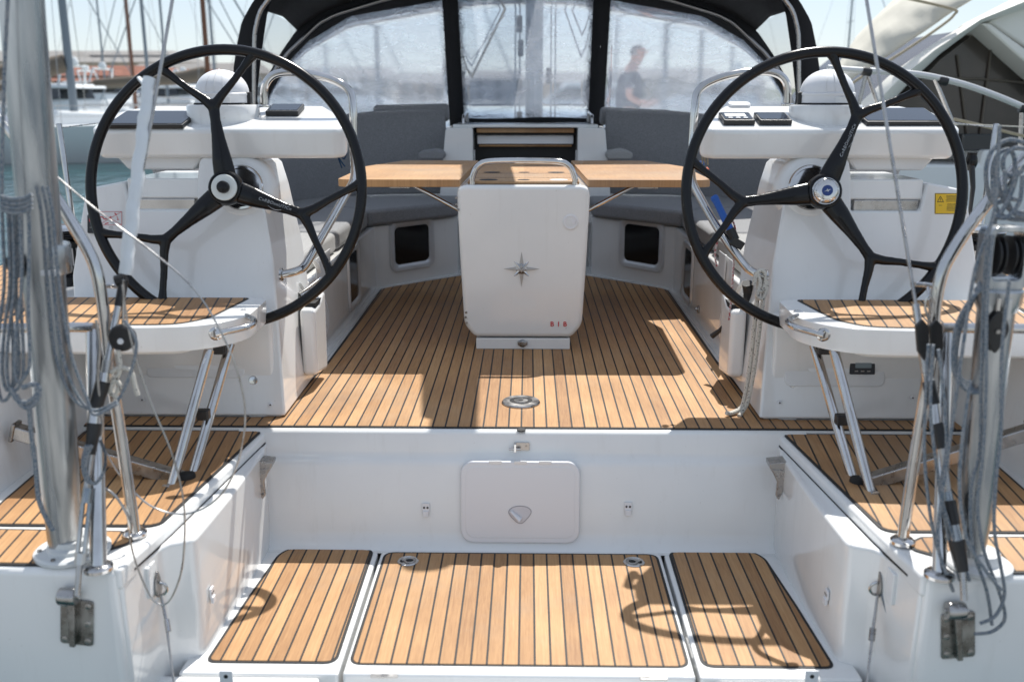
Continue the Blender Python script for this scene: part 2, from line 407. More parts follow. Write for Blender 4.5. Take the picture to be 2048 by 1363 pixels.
# ================================================================ helm pedestals with their instruments
SIDE = {-1: 'left', 1: 'right'}
def yl(z): return .085+.235*z                      # the aft face leans forward
for s in (-1, 1):
    lab = {-1: 'white helm pedestal with a plain box recess low down, on the left of the cockpit',
           1: 'white helm pedestal with yellow warning sticker, on the right of the cockpit'}[s]
    ped = thing('helm_pedestal', (s*1.1, .1, 0), lab, 'helm pedestal', 'helm pedestals')
    ol = [(-.862, .004), (-.885, .30), (-.905, .55), (-.950, .80), (-.972, .88), (-1.01, .915), (-1.165, .92), (-1.178, .905),
          (-1.185, .845), (-1.185, .735), (-1.43, .735), (-1.455, .835), (-1.575, .812), (-1.598, .785), (-1.645, .50), (-1.62, .004)]
    n = len(ol)
    a = [Vector((-x*s, yl(z), z)) for x, z in ol]
    b = [Vector((-(x*.985+(-.018))*s, max(.70, yl(z)+.3), z)) for x, z in ol]
    mb = MB()
    if s > 0: a, b = a, b
    mb.add(a+b, [list(range(n)), list(range(2*n-1, n-1, -1))]+[[i, n+i, n+(i+1) % n, (i+1) % n] for i in range(n)])
    mb.build('column', gel, ped, bevel=.018, seg=4)
    # recess with grab bar beside the column
    mb = MB(); mb.prism([Vector((-x*s, yl(.79)+y, z)) for x, y, z in [(-1.18, .035, .70), (-1.18, .035, .765), (-1.18, .012, .775), (-1.18, .02, .845), (-1.18, .40, .845), (-1.18, .40, .70)]], (-s*-.265, 0, 0) if False else (s*.265, 0, 0))
    mb.build('recess', gel, ped, bevel=.006)
    MB().box((s*1.315, yl(.75)+.028, .752), (.235, .02, .042)).build('grab_plate', steelb if s > 0 else steel, ped, bevel=.004)
    # low boss round the steering shaft
    bc = P(482 if s < 0 else 1622, 375, y=.27)
    nrm = Vector((0, -1, .22)).normalized()
    MB().lathe(bc-nrm*.06, [(.125, 0), (.122, .03), (.108, .052), (.094, .058)], nrm, 40).build('shaft_boss', gel, ped)
    MB().lathe(bc-nrm*.008, [(.078, 0), (.082, .010), (.078, .016), (.070, .017), (.068, .008), (0, .008)], nrm, 40).build('shaft_ring', steel, ped)
    # hollow and small fittings low on the column
    if s < 0:
        fr = rrect(-1.19, .245, .36, .21, .02)
    else:
        fr = rrect(-1.13, .235, .36, .23, .025)
    o = MB().prism([Vector((-x*s, yl(z)-.006, z)) for x, z in fr], (0, .02, 0)).build('panel', gelm, ped, bevel=.004)
    q = rrect(-1.15, .25, .24, .16, .02)
    MB().prism([Vector((-x*s, yl(z)-.0085, z)) for x, z in q], (0, .002, 0)).build('inner_panel', gel, o, bevel=.001)
    pc = P(507 if s < 0 else 1585, 760 if s < 0 else 766, y=.12)
    MB().lathe(pc, [(0, -.004), (.018, -.004), (.0175, .003), (.014, .007), (0, .008)], (0, -1, .2), 24).build('drain_cap', steel, ped)
    for hx, hy in (((541, 809), (285, 799)) if s < 0 else ((1559, 805), (1825, 795))):
        hc = P(hx, hy, y=.085+.235*.03)
        sc_ = MB().lathe(hc, [(0, -.004), (.0075, -.004), (.007, .003), (.003, .004)], (0, -1, .2), 18).build('screw_cap', plas, ped)
        MB().lathe(hc, [(0, .0), (.003, .0), (.003, .0048), (0, .0048)], (0, -1, .2), 12).build('screw', dark, sc_)
    # console
    XF[0] = lambda v: CAM+(Vector(v)-CAM)*.969
    pl = [(-1.615, .42), (-1.590, .385), (-.69, .385), (-.655, .42), (-.665, .52), (-.80, .74), (-1.50, .74), (-1.60, .64)]
    def ztop(y): return 1.018+(y-.385)*.235
    top = [Vector((-x*s, y, ztop(y))) for x, y in pl]; n = len(top)
    bot = [Vector((-(x+ (.01 if x < -1.2 else -.01))*s, y+.02, .908+(y-.385)*.08)) for x, y in pl]
    mb = MB(); mb.add(top+bot, [list(range(n)), list(range(2*n-1, n-1, -1))]+[[i, n+i, n+(i+1) % n, (i+1) % n] for i in range(n)])
    con = mb.build('console', gel, ped, bevel=.020, seg=4)
    mb = MB(); mb.prism([Vector((-x*s, .44, z)) for x, z in [(-1.545, .92), (-1.50, .865), (-1.25, .865), (-1.20, .92)]], (0, .25, 0))
    mb.build('console_underside', gelm, ped, bevel=.01)
    # compass on a round plinth
    cc = Vector((s*1.160, .575, 1.0))
    MB().lathe(cc, [(.150, -.0), (.142, .02), (.138, .06), (.137, .098), (.132, .104), (0, .105)], (0, 0, 1), 48).build('compass_plinth', gel, ped)
    MB().lathe(cc+Vector((0, 0, .104)), [(.108, 0), (.110, .004), (.106, .007)], (0, 0, 1), 48).build('gasket', rub, ped)
    cp = MB().lathe(cc+Vector((0, 0, .108)), [(.104, 0), (.104, .030), (.106, .032), (.106, .038), (.100, .042)], (0, 0, 1), 48).build('compass', plas, ped)
    dm = [(.1000*math.cos(t*math.pi/2/10), .042+.085*math.sin(t*math.pi/2/10)) for t in range(11)]
    MB().lathe(cc+Vector((0, 0, .108)), dm, (0, 0, 1), 48).build('hood', plas, cp)
    for k in (-1, 0, 1):
        MB().tube([cc+Vector((k*.034*math.cos(t), -.1015*math.cos(t)*math.sqrt(1-(k*.34)**2), .150+.088*math.sin(t)*math.sqrt(1-(k*.34)**2))) for t in [i*math.pi/24 for i in range(12)]], .0012, 5).build('hood_rib', gelm, cp)
    MB().box(cc+Vector((.105*(1 if s < 0 else -1), -.01, .128)), (.018, .03, .045)).build('catch', blkp, cp, bevel=.003)
    MB().box(cc+Vector((.03, -.1045, .122)), (.06, .004, .022)).build('compass_window', gelm, cp, bevel=.001)
    # instruments lying on the sloping top
    SN = Vector((0, -.235, 1)).normalized(); SV = Vector((0, 1, .235)).normalized()
    def inst(px0, px1, pyn, label_, depth=.105, h=.018, kind=0, parent=ped):
        a_ = PN(px0, pyn, (0, .385, 1.018), SN); b_ = PN(px1, pyn, (0, .385, 1.018), SN)
        W = (b_-a_).length; fr_ = frame3((a_+b_)/2, (1, 0, 0), SV, SN)
        out = rrect(0, depth/2, W, depth, .006)
        bd = MB().prism([fr_(u, v, .0) for u, v in out], SN*h).build('display' if kind else 'instrument', blkp, parent, bevel=.003, seg=2)
        gl = rrect(0, depth/2+.004, W-.014, depth-.022, .004)
        MB().prism([fr_(u, v, h+.0004) for u, v in gl], SN*.0012).build('screen', glassd, bd)
        if kind == 0:
            for k in range(4):
                MB().box(fr_(-W*.33+k*W*.2, .009, h+.001), (W*.10, .004, .0015)).build('button', gelm if s > 0 else steelb, bd)
        if kind == 2:
            q_ = rrect(-.004, depth*.62, W*.66, depth*.42, .003)
            MB().prism([fr_(u, v, h+.0018) for u, v in q_], SN*.0006).build('lcd', wht, bd)
            for k in range(3):
                MB().prism([fr_(u, v, h+.002) for u, v in rrect(-W*.25+k*W*.24, depth*.22, W*.14, .011, .003)], SN*.002).build('button', plas, bd)
        if kind == 1:
            MB().box(fr_(W*.36, .008, h+.001), (W*.12, .0016, .001)).build('marking', steelb, bd)
        return bd
    if s < 0:
        inst(212, 366, 258, '', .21, .016, 1)
        inst(531, 597, 233, '', .12, .020, 0)
    else:
        inst(1733, 1889, 252, '', .21, .016, 1)
        inst(1447, 1510, 251, '', .118, .020, 2)
        inst(1519, 1584, 251, '', .118, .020, 0)
        c_ = PN(1478, 212, (0, .385, 1.018), SN)
        cv = MB().prism([frame3(c_, (1, 0, 0), SV, SN)(u, v, .0) for u, v in rrect(0, 0, .085, .05, .012)], SN*.012).build('instrument_cover', plas, ped, bevel=.003)
    XF[0] = None
    # grab rail bent over the console
    if s < 0:
        pr = [((529, 213), .50), ((530, 172), .50), ((552, 148), .50), ((600, 146), .50), ((660, 158), .485), ((697, 180), .47), ((706, 215), .455),
              ((707, 300), .44), ((708, 355), .36), ((690, 392), .32), ((650, 462), .24), ((613, 526), .17), ((595, 541), .145), ((563, 549), .14)]
    else:
        pr = [((1575, 210), .50), ((1572, 165), .50), ((1545, 145), .50), ((1490, 145), .50), ((1435, 158), .485), ((1398, 180), .47), ((1390, 215), .455),
              ((1384, 300), .44), ((1384, 358), .36), ((1402, 398), .32), ((1442, 466), .24), ((1487, 526), .17), ((1505, 543), .145), ((1532, 552), .14)]
    pts = cr([P(a_[0], a_[1], y=y) for a_, y in pr], 6)
    MB().tube(pts, .0150, 16).build('grab_rail', steel, ped)
    for e in (pts[0], pts[-1]):
        MB().lathe(e, [(.024, -.004), (.024, .003), (.019, .006), (.016, .007)], (0, 0, 1) if e is pts[0] else (-s, 0, 0), 24).build('rail_foot', steel, ped)
    # stickers
    if s > 0:
        o_ = PN(1901, 407, (0, yl(.7), .7), (0, 1, -.235)); fr_ = frame3(o_+Vector((0, -.002, 0)), (1, 0, 0), (0, .235, 1), (0, -1, 0))
        st = MB().prism([fr_(u, v) for u, v in rrect(0, 0, .113, .072, .002)], (0, .0015, 0)).build('warning_sticker', yel, ped)
        def bar(u0, v0, u1, v1, w_, nm, m_, par=st, dpt=.0006):
            d = Vector((u1-u0, v1-v0)); nn = Vector((-d.y, d.x)).normalized()*w_/2
            MB().prism([fr_(u0+nn.x, v0+nn.y, dpt), fr_(u1+nn.x, v1+nn.y, dpt), fr_(u1-nn.x, v1-nn.y, dpt), fr_(u0-nn.x, v0-nn.y, dpt)], (0, .0005, 0)).build(nm, m_, par)
        for e in ((-.055, .035, .055, .035), (-.055, -.035, .055, -.035), (-.055, .035, -.055, -.035), (.055, .035, .055, -.035)): bar(*e, .0016, 'border', blackink)
        for e in ((-.048, .006, -.037, .026), (-.037, .026, -.026, .006), (-.048, .006, -.026, .006)): bar(*e, .0018, 'triangle', blackink)
        bar(-.037, .0185, -.037, .012, .0016, 'exclamation_mark', blackink); bar(-.037, .0105, -.037, .009, .0016, 'exclamation_mark', blackink)
        rr = random.Random(3)
        for k, v in enumerate([.026, .0215, .017, .0125, .008, -.001, -.0055, -.010, -.0145, -.019, -.0235]):
            x0 = -.018+rr.random()*.006
            bar(x0, v, .05-rr.random()*.006, v, .0013 if v != .026 else .002, 'print_line', blackink)
        bar(-.043, -.006, -.031, -.006, .0012, 'print_line', blackink)
    else:
        o_ = PN(221, 445, (0, yl(.65), .65), (0, 1, -.235)); fr_ = frame3(o_+Vector((0, -.002, 0)), (1, 0, 0), (0, .235, 1), (0, -1, 0))
        st = MB().prism([fr_(u, v) for u, v in rrect(0, 0, .088, .082, .002)], (0, .0015, 0)).build('pictogram_sticker', wht, ped)
        def bar(u0, v0, u1, v1, w_, nm, m_, par=st, dpt=.0006):
            d = Vector((u1-u0, v1-v0)); nn = Vector((-d.y, d.x)).normalized()*w_/2
            MB().prism([fr_(u0+nn.x, v0+nn.y, dpt), fr_(u1+nn.x, v1+nn.y, dpt), fr_(u1-nn.x, v1-nn.y, dpt), fr_(u0-nn.x, v0-nn.y, dpt)], (0, .0005, 0)).build(nm, m_, par)
        for e in ((-.042, .039, .042, .039), (-.042, -.008, .042, -.008), (-.042, .039, -.042, -.008), (.042, .039, .042, -.008), (-.042, .039, .042, -.008), (-.042, -.008, .042, .039)): bar(*e, .0013, 'cross', red)
        for e in ((-.038, .020, -.028, .020), (-.028, .020, -.022, .012), (-.022, .012, -.010, .014), (-.010, .014, .002, .020), (-.004, .016, .004, .022), (-.02, -.004, -.006, -.001), (.016, .034, .024, .027)): bar(*e, .0035, 'figure', red)
        for e in ((.025, .022, .026, .019), (.027, .017, .028, .014), (.025, .011, .032, .011)): bar(*e, .003, 'figure', red)
        for e in ((-.004, -.014, .010, -.014), (-.006, -.020, .012, -.020)): bar(*e, .0012, 'print_line', blackink)
        sw = PN(186, 447, (0, yl(.65), .65), (0, 1, -.235)); f2 = frame3(sw+Vector((0, -.012, 0)), (1, 0, 0), (0, .235, 1), (0, -1, 0))
        b_ = MB().prism([f2(u, v) for u, v in rrect(0, 0, .032, .066, .005)], (0, .012, 0)).build('switch', blkp, ped, bevel=.002)
        MB().prism([f2(u, v+.016, .001) for u, v in rrect(0, 0, .017, .016, .003)], (0, .003, 0)).build('button', mat('red_button', (.6, .01, .01), .3), b_)
        MB().box(f2(0, -.012, .0005), (.014, .001, .0012)).build('marking', steelb, b_)
    if s > 0:   # panel display low on the right column
        o_ = PN(1724, 733, (0, yl(.2)-.007, .2), (0, 1, -.235)); f2 = frame3(o_, (1, 0, 0), (0, .235, 1), (0, -1, 0))
        d_ = MB().prism([f2(u, v, .006) for u, v in rrect(0, 0, .090, .052, .004)], (0, .008, 0)).build('depth_display', blkp, ped, bevel=.002)
        MB().prism([f2(u, v, .0066) for u, v in rrect(.003, .008, .058, .022, .002)], (0, .0008, 0)).build('screen', mat('lcd_grey', (.16, .2, .21), .2), d_)
        for k in range(3): MB().box(f2(-.022+k*.022, -.014, .0068), (.012, .001, .004)).build('button', steelb, d_)
        # throttle lever outboard
        lv = thing('throttle_lever', P(1950, 440, x=1.66), 'black throttle lever with a rounded knob beside the right pedestal', 'lever')
        b0 = P(1946, 375, x=1.66); k0 = P(1943, 322, x=1.665)
        MB().tube([b0+Vector((0, 0, -.12)), b0, k0], [.006, .009, .012], 10).build('stem', blkp, lv)
        MB().tube(cr([k0+Vector((0, 0, -.035)), k0+Vector((0, 0, -.01)), k0+Vector((0, 0, .02)), k0+Vector((0, 0, .032))], 5), [.010+.012*math.sin(min(1, t/10)*math.pi*.78) for t in range(16)], 16).build('knob', blk, lv)

# ================================================================ steering wheels
def wheel(s, hub, angs, disc):
    lab = {-1: 'black carbon steering wheel with a plain white hub disc, on the left pedestal',
           1: 'black carbon steering wheel with a chrome hub and blue badge, on the right pedestal'}[s]
    t = thing('steering_wheel', hub, lab, 'steering wheel', 'twin steering wheels')
    nrm = Vector((0, -math.cos(R(11)), math.sin(R(11)))); U = Vector((1, 0, 0)); V = U.cross(nrm).normalized()
    if V.z < 0: V = -V
    f = frame3(hub, U, V, nrm); RR = .4745
    def pol(a, r, c=0): return f(r*math.cos(R(a)), r*math.sin(R(a)), c)
    ring = [pol(a*360/120, RR, .0) for a in range(120)]
    MB().tube(ring, .0185, 20, closed=True, nrm=nrm).build('rim', blk, t)
    for i, a in enumerate(angs):
        nd = .292; sp = 20.5
        mb = MB()
        core = [(.045, -.012), (.10, -.004), (.17, .0), (.235, .002), (nd, .0)]
        mb.tube([pol(a, r, c) for r, c in core], [.040, .035, .025, .019, .021], 16, flat=.62, nrm=nrm)
        for q in (-1, 1):
            p0 = pol(a, nd-.012); p1 = pol(a+q*5, nd+.035); p2 = pol(a+q*sp, RR-.004)
            pts = [p0, p0.lerp(p2, .2)+(p1-p0.lerp(p2, .2))*.25, p0.lerp(p2, .45), p0.lerp(p2, .75), p0.lerp(p2, .92), p2]
            # branches run straight from the fork to the rim
            mb.tube(pts, [.020, .0165, .0135, .0135, .017, .023], 14, flat=.8, nrm=nrm)
        # webs that round off the fork and the rim joints
        mb.build('spoke', blk, t, remesh=.0045)
    MB().lathe(hub, [(.050, -.035), (.060, -.015), (.062, .004), (.056, .018), (.050, .020), (.048, .014), (0, .014)], nrm, 40).build('hub', blk, t)
    if disc:
        h = MB().lathe(hub+nrm*.016, [(0, 0), (.045, 0), (.045, .006), (.043, .008), (0, .008)], nrm, 40).build('hub_disc', mat('pale_disc', (.62, .65, .63), .3), t)
        MB().lathe(hub+nrm*.024, [(.021, 0), (.0215, .014), (.019, .020), (.012, .023), (0, .024)], nrm, 30).build('hub_knob', blk, h)
    else:
        h = MB().lathe(hub+nrm*.012, [(.047, 0), (.049, .006), (.046, .012), (.044, .012), (.043, .016), (.032, .024), (.028, .025), (0, .026)], nrm, 48).build('hub_cap', steel, t)
        bd_ = MB().lathe(hub+nrm*.0382, [(.0185, 0), (.0185, .0014), (0, .0014)], nrm, 36).build('badge', mat('navy_badge', (.01, .035, .16), .2), h)
        fb = frame3(hub+nrm*.0402, U, V, nrm)
        MB().prism([fb(*p) for p in [(-.013, -.004), (-.002, .0012), (.013, .005), (.003, -.0006)]], nrm*.0005).build('emblem', steel, bd_)
        MB().prism([fb(*p) for p in [(-.004, .004), (0, .0055), (.004, -.003), (.001, -.005)]], nrm*.0005).build('emblem', steel, bd_)
        for k in range(10):
            a = 2*math.pi*k/10; c0 = f(.036*math.cos(a), .036*math.sin(a), .0335)
            MB().lathe(c0, [(.0028, -.002), (.0028, .0012), (0, .0014)], nrm, 10).build('bolt', steelb, h)
    # maker's lettering along one spoke
    ta = angs[2] if s < 0 else angs[0]
    rd = (pol(ta, 1)-hub).normalized(); pr = nrm.cross(rd)
    silver = mat('silver_print', (.34, .36, .38), .4, .2)
    text('lettering', 'CnRBOnnUTICn', pol(ta, .185, .0215)+pr*(.003 if s < 0 else .0), rd, pr, .0150, silver, t, 1.18, .12)
    sw = [pol(ta, .185+(-.022+.05*k/10), .0205)+pr*(-.0105-.006*math.sin(math.pi*k/10)) for k in range(11)]
    MB().tube(sw, [.0003+.0007*math.sin(math.pi*k/10) for k in range(11)], 6).build('swoosh', silver, t)
wheel(-1, P(452, 376, y=.13), (98, 220, -18.5), True)
wheel(1, P(1648, 383, y=.13), (67.5, 187.5, -54), False)
# ================================================================ cockpit table
tb = thing('cockpit_table', (0, 1.1, 0), 'white cockpit table with two raised teak leaves and a chrome compass star', 'table')
n = 0
A = [(-.262, .060), (-.238, .052), (.238, .052), (.262, .060), (.296, .105), (.300, .74), (-.300, .74), (-.296, .105)]
ol = fil([(-.225, 0, .058), (.225, 0, .058), (.272, 0, .115), (.288, 0, .45), (.298, 0, .755), (-.298, 0, .755), (-.288, 0, .45), (-.272, 0, .115)], [.02, .02, .03, 0, .045, .045, 0, .03], 5, True)
def taper(p, y, k): return Vector((p.x*k, y+(.755-p.z)*.03, p.z))
n = len(ol); a = [taper(p, 1.045, 1) for p in ol]; b = [taper(p, 2.35, .9) for p in ol]
MB().add(a+b, [list(range(n)), list(range(2*n-1, n-1, -1))]+[[i, n+i, n+(i+1) % n, (i+1) % n] for i in range(n)]).build('body', gel, tb, bevel=.022, seg=5, smooth=30)
base = MB().box((0, 1.35, .026), (.435, .56, .052)).build('plinth', gel, tb, bevel=.004)
MB().lathe(P(1045, 686, y=1.068), [(.018, -.004), (.018, .006), (.012, .012), (0, .013)], (0, -1, 0), 20).build('latch', steeld, base)
MB().box(P(1045, 686, y=1.060), (.045, .012, .020)).build('latch_plate', steeld, base, bevel=.004)
top = MB().box((0, 1.70, .762), (.50, 1.20, .012)).build('top_inlay', tw, tb, bevel=.003)
for yy, xs in ((1.18, (-.16, 0, .16)), (1.62, (-.16, 0, .16))):
    for x in xs: MB().lathe((x, yy, .7685), [(.042 if x else .028, 0), (.042 if x else .028, .0008), (0, .0009)], (0, 0, 1), 28).build('cup_holder', dark if x < .1 or yy > 1.3 else plas, top)
for yy in (1.30, 1.56): MB().box((0, yy, .7682), (.48, .004, .0008)).build('lid_gap', dark, top)
hp = [P(944, 358, y=1.10), P(950, 334, y=1.12), P(972, 322, y=1.14), P(1045, 319, y=1.15), P(1118, 322, y=1.14), P(1143, 334, y=1.12), P(1150, 358, y=1.10)]
hp = [Vector((x, y, z)) for x, y, z in [(-.228, 1.085, .755), (-.228, 1.085, .785), (-.20, 1.085, .838), (-.13, 1.085, .858), (.13, 1.085, .858), (.20, 1.085, .838), (.228, 1.085, .785), (.228, 1.085, .755)]]
MB().tube(cr(hp, 6), .0135, 14).build('handle', steel, tb)
for s in (-1, 1):
    q = [(s*.285, 1.075), (s*.800, 1.075), (s*.835, 1.11), (s*.845, 1.90), (s*.70, 2.40), (s*.268, 2.40)]
    lf = MB().prism([Vector((x, y, .778)) for x, y in fil([(a_[0], a_[1], 0) for a_ in q], .01, 4, True) for x, y in [(x, y)]], (0, 0, -.034)) if False else None
    pts = fil([Vector((x, y, .778)) for x, y in q], .015, 4, True)
    lf = MB().prism(pts, (0, 0, -.034)).build('leaf', teak('leaf%d' % s, 0, 0, pitch=9, seam=0, tone=1.03), tb, bevel=.003, seg=2)
    MB().tube([(s*.50, 1.16, .742), (s*.40, 1.16, .69), (s*.29, 1.16, .63)], .009, 10).build('strut', steel, tb)
    MB().box((s*.56, 1.14, .738), (.09, .02, .010)).build('hinge', steelb, lf, bevel=.002)
    mb = MB()
for (px_, py_) in ((909, 395), (909, 408), (912, 419), (928, 625), (927, 635), (929, 646)):
    c_ = P(px_+4, py_, y=1.055); c_.y = 1.045+(.755-c_.z)*.03-.001; 
    MB().lathe(c_, [(.0055, -.004), (.005, .0025), (0, .0035)], (-.25, -1, 0), 12).build('screw', steeld, tb)
FY = lambda z: 1.045+(.755-z)*.03
kc = P(1141, 444, y=1.052); kc.y = FY(kc.z)
k1 = MB().lathe(kc, [(.036, -.004), (.036, .002), (.033, .004), (.027, .0045), (.026, .002), (0, .002)], (0, -1, 0), 36).build('lid_catch', plas, tb)
MB().prism([kc+Vector((u, -.004, v)) for u, v in rrect(-.006, 0, .026, .034, .012)], (0, .003, 0)).build('finger_pull', gelm, k1, bevel=.001)
MB().prism([kc+Vector((u, -.005, v)) for u, v in rrect(.014, 0, .016, .016, .003)], (0, .003, 0)).build('catch_tab', plas, k1, bevel=.001)
# chrome compass star, faceted
sc0 = P(1043, 538, y=1.05); sc0.y = FY(sc0.z)-.001
pts = []
for k in range(16):
    a = math.pi/2-k*math.pi/8
    r = .074 if k % 4 == 0 else (.044 if k % 4 == 2 else .021)
    pts.append((r*math.cos(a), r*math.sin(a)))
def star(pts, h):
    mb = MB(); n = len(pts); c = sc0+Vector((0, -h, 0))
    vs = [sc0+Vector((u, 0, v)) for u, v in pts]+[c]
    return mb.add(vs, [[i, (i+1) % n, n] for i in range(n)])
big = []
for k in range(8):
    a = math.pi/2-k*math.pi/4; r = .083 if k % 2 == 0 else .0165
    big.append((r*math.cos(a), r*math.sin(a)))
sm = []
for k in range(8):
    a = math.pi/2-math.pi/4-k*math.pi/4; r = .050 if k % 2 == 0 else .015
    sm.append((r*math.cos(a), r*math.sin(a)))
e_ = star(sm, .012).build('compass_star', steel, tb, smooth=0)
star(big, .028).build('star_points', steel, e_, smooth=0)
bi = P(1117, 648, y=1.065); bi.y = FY(bi.z)-.0012
text('lettering', 'BIB', bi, (1, 0, 0), (0, -.03, 1), .031, red, tb, 2.1, bold=.0007)
MB().box(bi+Vector((.035, 0, -.019)), (.007, .0004, .0008)).build('print_mark', blackink, tb)
# ================================================================ settee cushions
def cushion(name, pts, off, m, label, group, bev=.03, pipe=None):
    o = MB().prism(pts, off).build(name, m, None, bevel=bev, seg=5)
    t = tag(o, label, 'cushion', group)
    if pipe:
        MB().tube([p+Vector(off).normalized()*.001 for p in pipe], .0035, 8, closed=True).build('piping', m, o)
    return o
for s in (-1, 1):
    sd = {-1: 'left', 1: 'right'}[s]
    e = lambda L_: [Vector((x*s, y, z)) for x, y, z in L_]
    def flat(q, z): return [Vector((x*s, y, z)) for x, y in q]
    q = fil(flat([(.945, .62), (.935, 1.52), (1.47, 1.52), (1.50, .62)], .385), .05, 4, True)
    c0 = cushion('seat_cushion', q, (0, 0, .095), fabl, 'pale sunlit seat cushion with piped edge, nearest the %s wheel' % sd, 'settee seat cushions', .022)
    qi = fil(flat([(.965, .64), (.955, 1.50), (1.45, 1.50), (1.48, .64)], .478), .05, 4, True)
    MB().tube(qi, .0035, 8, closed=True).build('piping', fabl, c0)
    q = fil(flat([(.930, 1.535), (.925, 2.42), (1.08, 2.62), (1.50, 2.62), (1.47, 1.535)], .385), .04, 4, True)
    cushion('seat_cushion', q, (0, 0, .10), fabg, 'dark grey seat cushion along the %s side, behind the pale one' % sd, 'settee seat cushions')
    q = fil(flat([(.43, 2.95), (.93, 2.43), (1.09, 2.63), (1.50, 2.64), (1.50, 3.30), (.43, 3.35)], .385), .04, 4, True)
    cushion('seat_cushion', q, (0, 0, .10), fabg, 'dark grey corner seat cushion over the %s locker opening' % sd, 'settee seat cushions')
    # backrests along the coaming
    def back(y0, y1, zt, lab, lean=.16, xb=1.50, th=.11):
        rows = []
        q = e([(xb, y0, .47), (xb+lean, y0, zt), (xb+lean, y1, zt+.02), (xb, y1, .47)])
        o = MB().prism(q, (s*th, 0, .03)).build('back_cushion', fabg, None, bevel=.035, seg=5)
        return tag(o, lab, 'cushion', 'settee back cushions')
    back(.98, 1.50, .86, 'narrow grey back cushion beside the %s pedestal, nearest the stern' % sd, .10, 1.44)
    back(1.52, 2.62, .90, 'long grey back cushion along the %s side of the settee' % sd, .10, 1.44)
    # high backrest that turns the forward corner
    pl = [(1.50, 2.66), (1.46, 3.02), (1.25, 3.34), (.98, 3.52), (.55, 3.60)]
    zt = [.93, .97, 1.01, 1.045, 1.055]
    pc_ = cr([(x*s, y, 0) for x, y in pl], 5); n = len(pc_)
    rows = []
    for i, p in enumerate(pc_):
        t = i/(n-1)*4; k = min(int(t), 3); z = zt[k]+(zt[k+1]-zt[k])*(t-k)
        d = (pc_[min(i+1, n-1)]-pc_[max(i-1, 0)]); d.normalize(); nn = Vector((d.y, -d.x, 0))*s
        if nn.y < 0 and nn.x*s < 0: nn = -nn
        if nn.dot(Vector((s*.6, 1, 0))) < 0: nn = -nn
        b = Vector((p.x, p.y, .47)); a = b+nn*.10; a.z = z
        rows.append([b, b*.5+a*.5-nn*.02, a-Vector((0, 0, .03)), a+nn*.03, a+nn*.10-Vector((0, 0, .01)), a+nn*.14-Vector((0, 0, .06)), b+nn*.12])
    mb = MB(); mb.grid([r_+[r_[0]] for r_ in rows]); m_ = len(rows[0])
    mb.add(rows[0], [list(range(m_))]); mb.add(rows[-1], [list(range(m_))])
    o = mb.build('back_cushion', fabg, None, bevel=.02, seg=4, smooth=60)
    tag(o, 'tall curved dark grey back cushion turning the forward corner on the %s' % sd, 'cushion', 'settee back cushions')
    # rolled cushion lying behind it
    if s < 0: r0, r1, ya = (748, 222), (898, 219), 3.78
    else: r0, r1, ya = (1200, 226), (1342, 232), 3.82
    a_, b_ = P(*r0, y=ya), P(*r1, y=ya)
    for v in (a_, b_): v.z -= .02
    o = MB().tube([a_, a_.lerp(b_, .03), a_.lerp(b_, .5), a_.lerp(b_, .97), b_], [.05, .062, .062, .062, .05], 20).build('bolster', fabg, None, bevel=.01)
    tag(o, 'rolled grey cushion tucked behind the tall back cushion on the %s' % sd, 'cushion', 'rolled cushions')
    # armrest pad by the companionway
    ar = P(862 if s < 0 else 1240, 308, y=3.15)
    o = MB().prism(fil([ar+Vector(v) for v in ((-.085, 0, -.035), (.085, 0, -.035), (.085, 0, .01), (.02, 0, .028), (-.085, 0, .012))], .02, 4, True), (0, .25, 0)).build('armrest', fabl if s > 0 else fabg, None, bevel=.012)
    tag(o, 'small grey armrest pad beside the companionway on the %s' % sd, 'armrest', 'armrest pads')
    # ---- openings in the locker fronts
    p0 = Vector((s*.905, 2.50, 0)); u = Vector((-s*.465, .52, 0)).normalized(); nn = Vector((-s*.52, -.465, 0)).normalized()
    if nn.dot(CAM-p0) < 0: nn = -nn
    ctr = PN(824 if s < 0 else 1283, 488 if s < 0 else 488, p0, nn)
    dd = (ctr-p0).dot(u); cz = ctr.z
    f = frame3(p0+u*dd+Vector((0, 0, cz)), u, (0, 0, 1), nn)
    W, H = .375, .325
    wd = MB(); n1 = rrect(0, 0, W, H, .06, 8); n2 = rrect(0, 0, W-.060, H-.060, .042, 8); n3 = rrect(0, 0, W-.095, H-.095, .032, 8)
    k = len(n1)
    r0 = [f(a, b, .001) for a, b in n1]; r1 = [f(a, b, .012) for a, b in rrect(0, 0, W-.012, H-.012, .055, 8)]
    r2 = [f(a, b, .012) for a, b in n2]; r3 = [f(a, b, -.0) for a, b in n3]
    wd.grid([r_+[r_[0]] for r_ in (r0, r1, r2, r3)])
    w_ = wd.build('locker_window', mat('satin_frame', (.66, .67, .68), .28, .4), yacht, smooth=50)
    MB().prism([f(a, b, .0035) for a, b in n3], nn*-.003).build('pane', mat('dark_pane', (.004, .005, .006), .12), w_)
    MB().box(f(0, H/2-.012, .0135), (.012, .012, .003)).build('tab', plas, w_)
    hk = f(-(W/2+.06)*1, H/2+.035, .006)
    # longitudinal lockers along the side: narrow dark window, panel joints, speaker
    f2 = frame3((s*.9045, 0, 0), (0, 1, 0), (0, 0, 1), (-s, 0, 0))
    c2 = P(706 if s < 0 else 1377, 552 if s < 0 else 545, x=s*.905)
    W2, H2 = .33, .33
    r0 = [f2(c2.y+a, c2.z+b, .001) for a, b in rrect(0, 0, W2, H2, .05, 6)]; r1 = [f2(c2.y+a, c2.z+b, .012) for a, b in rrect(0, 0, W2-.012, H2-.012, .045, 6)]
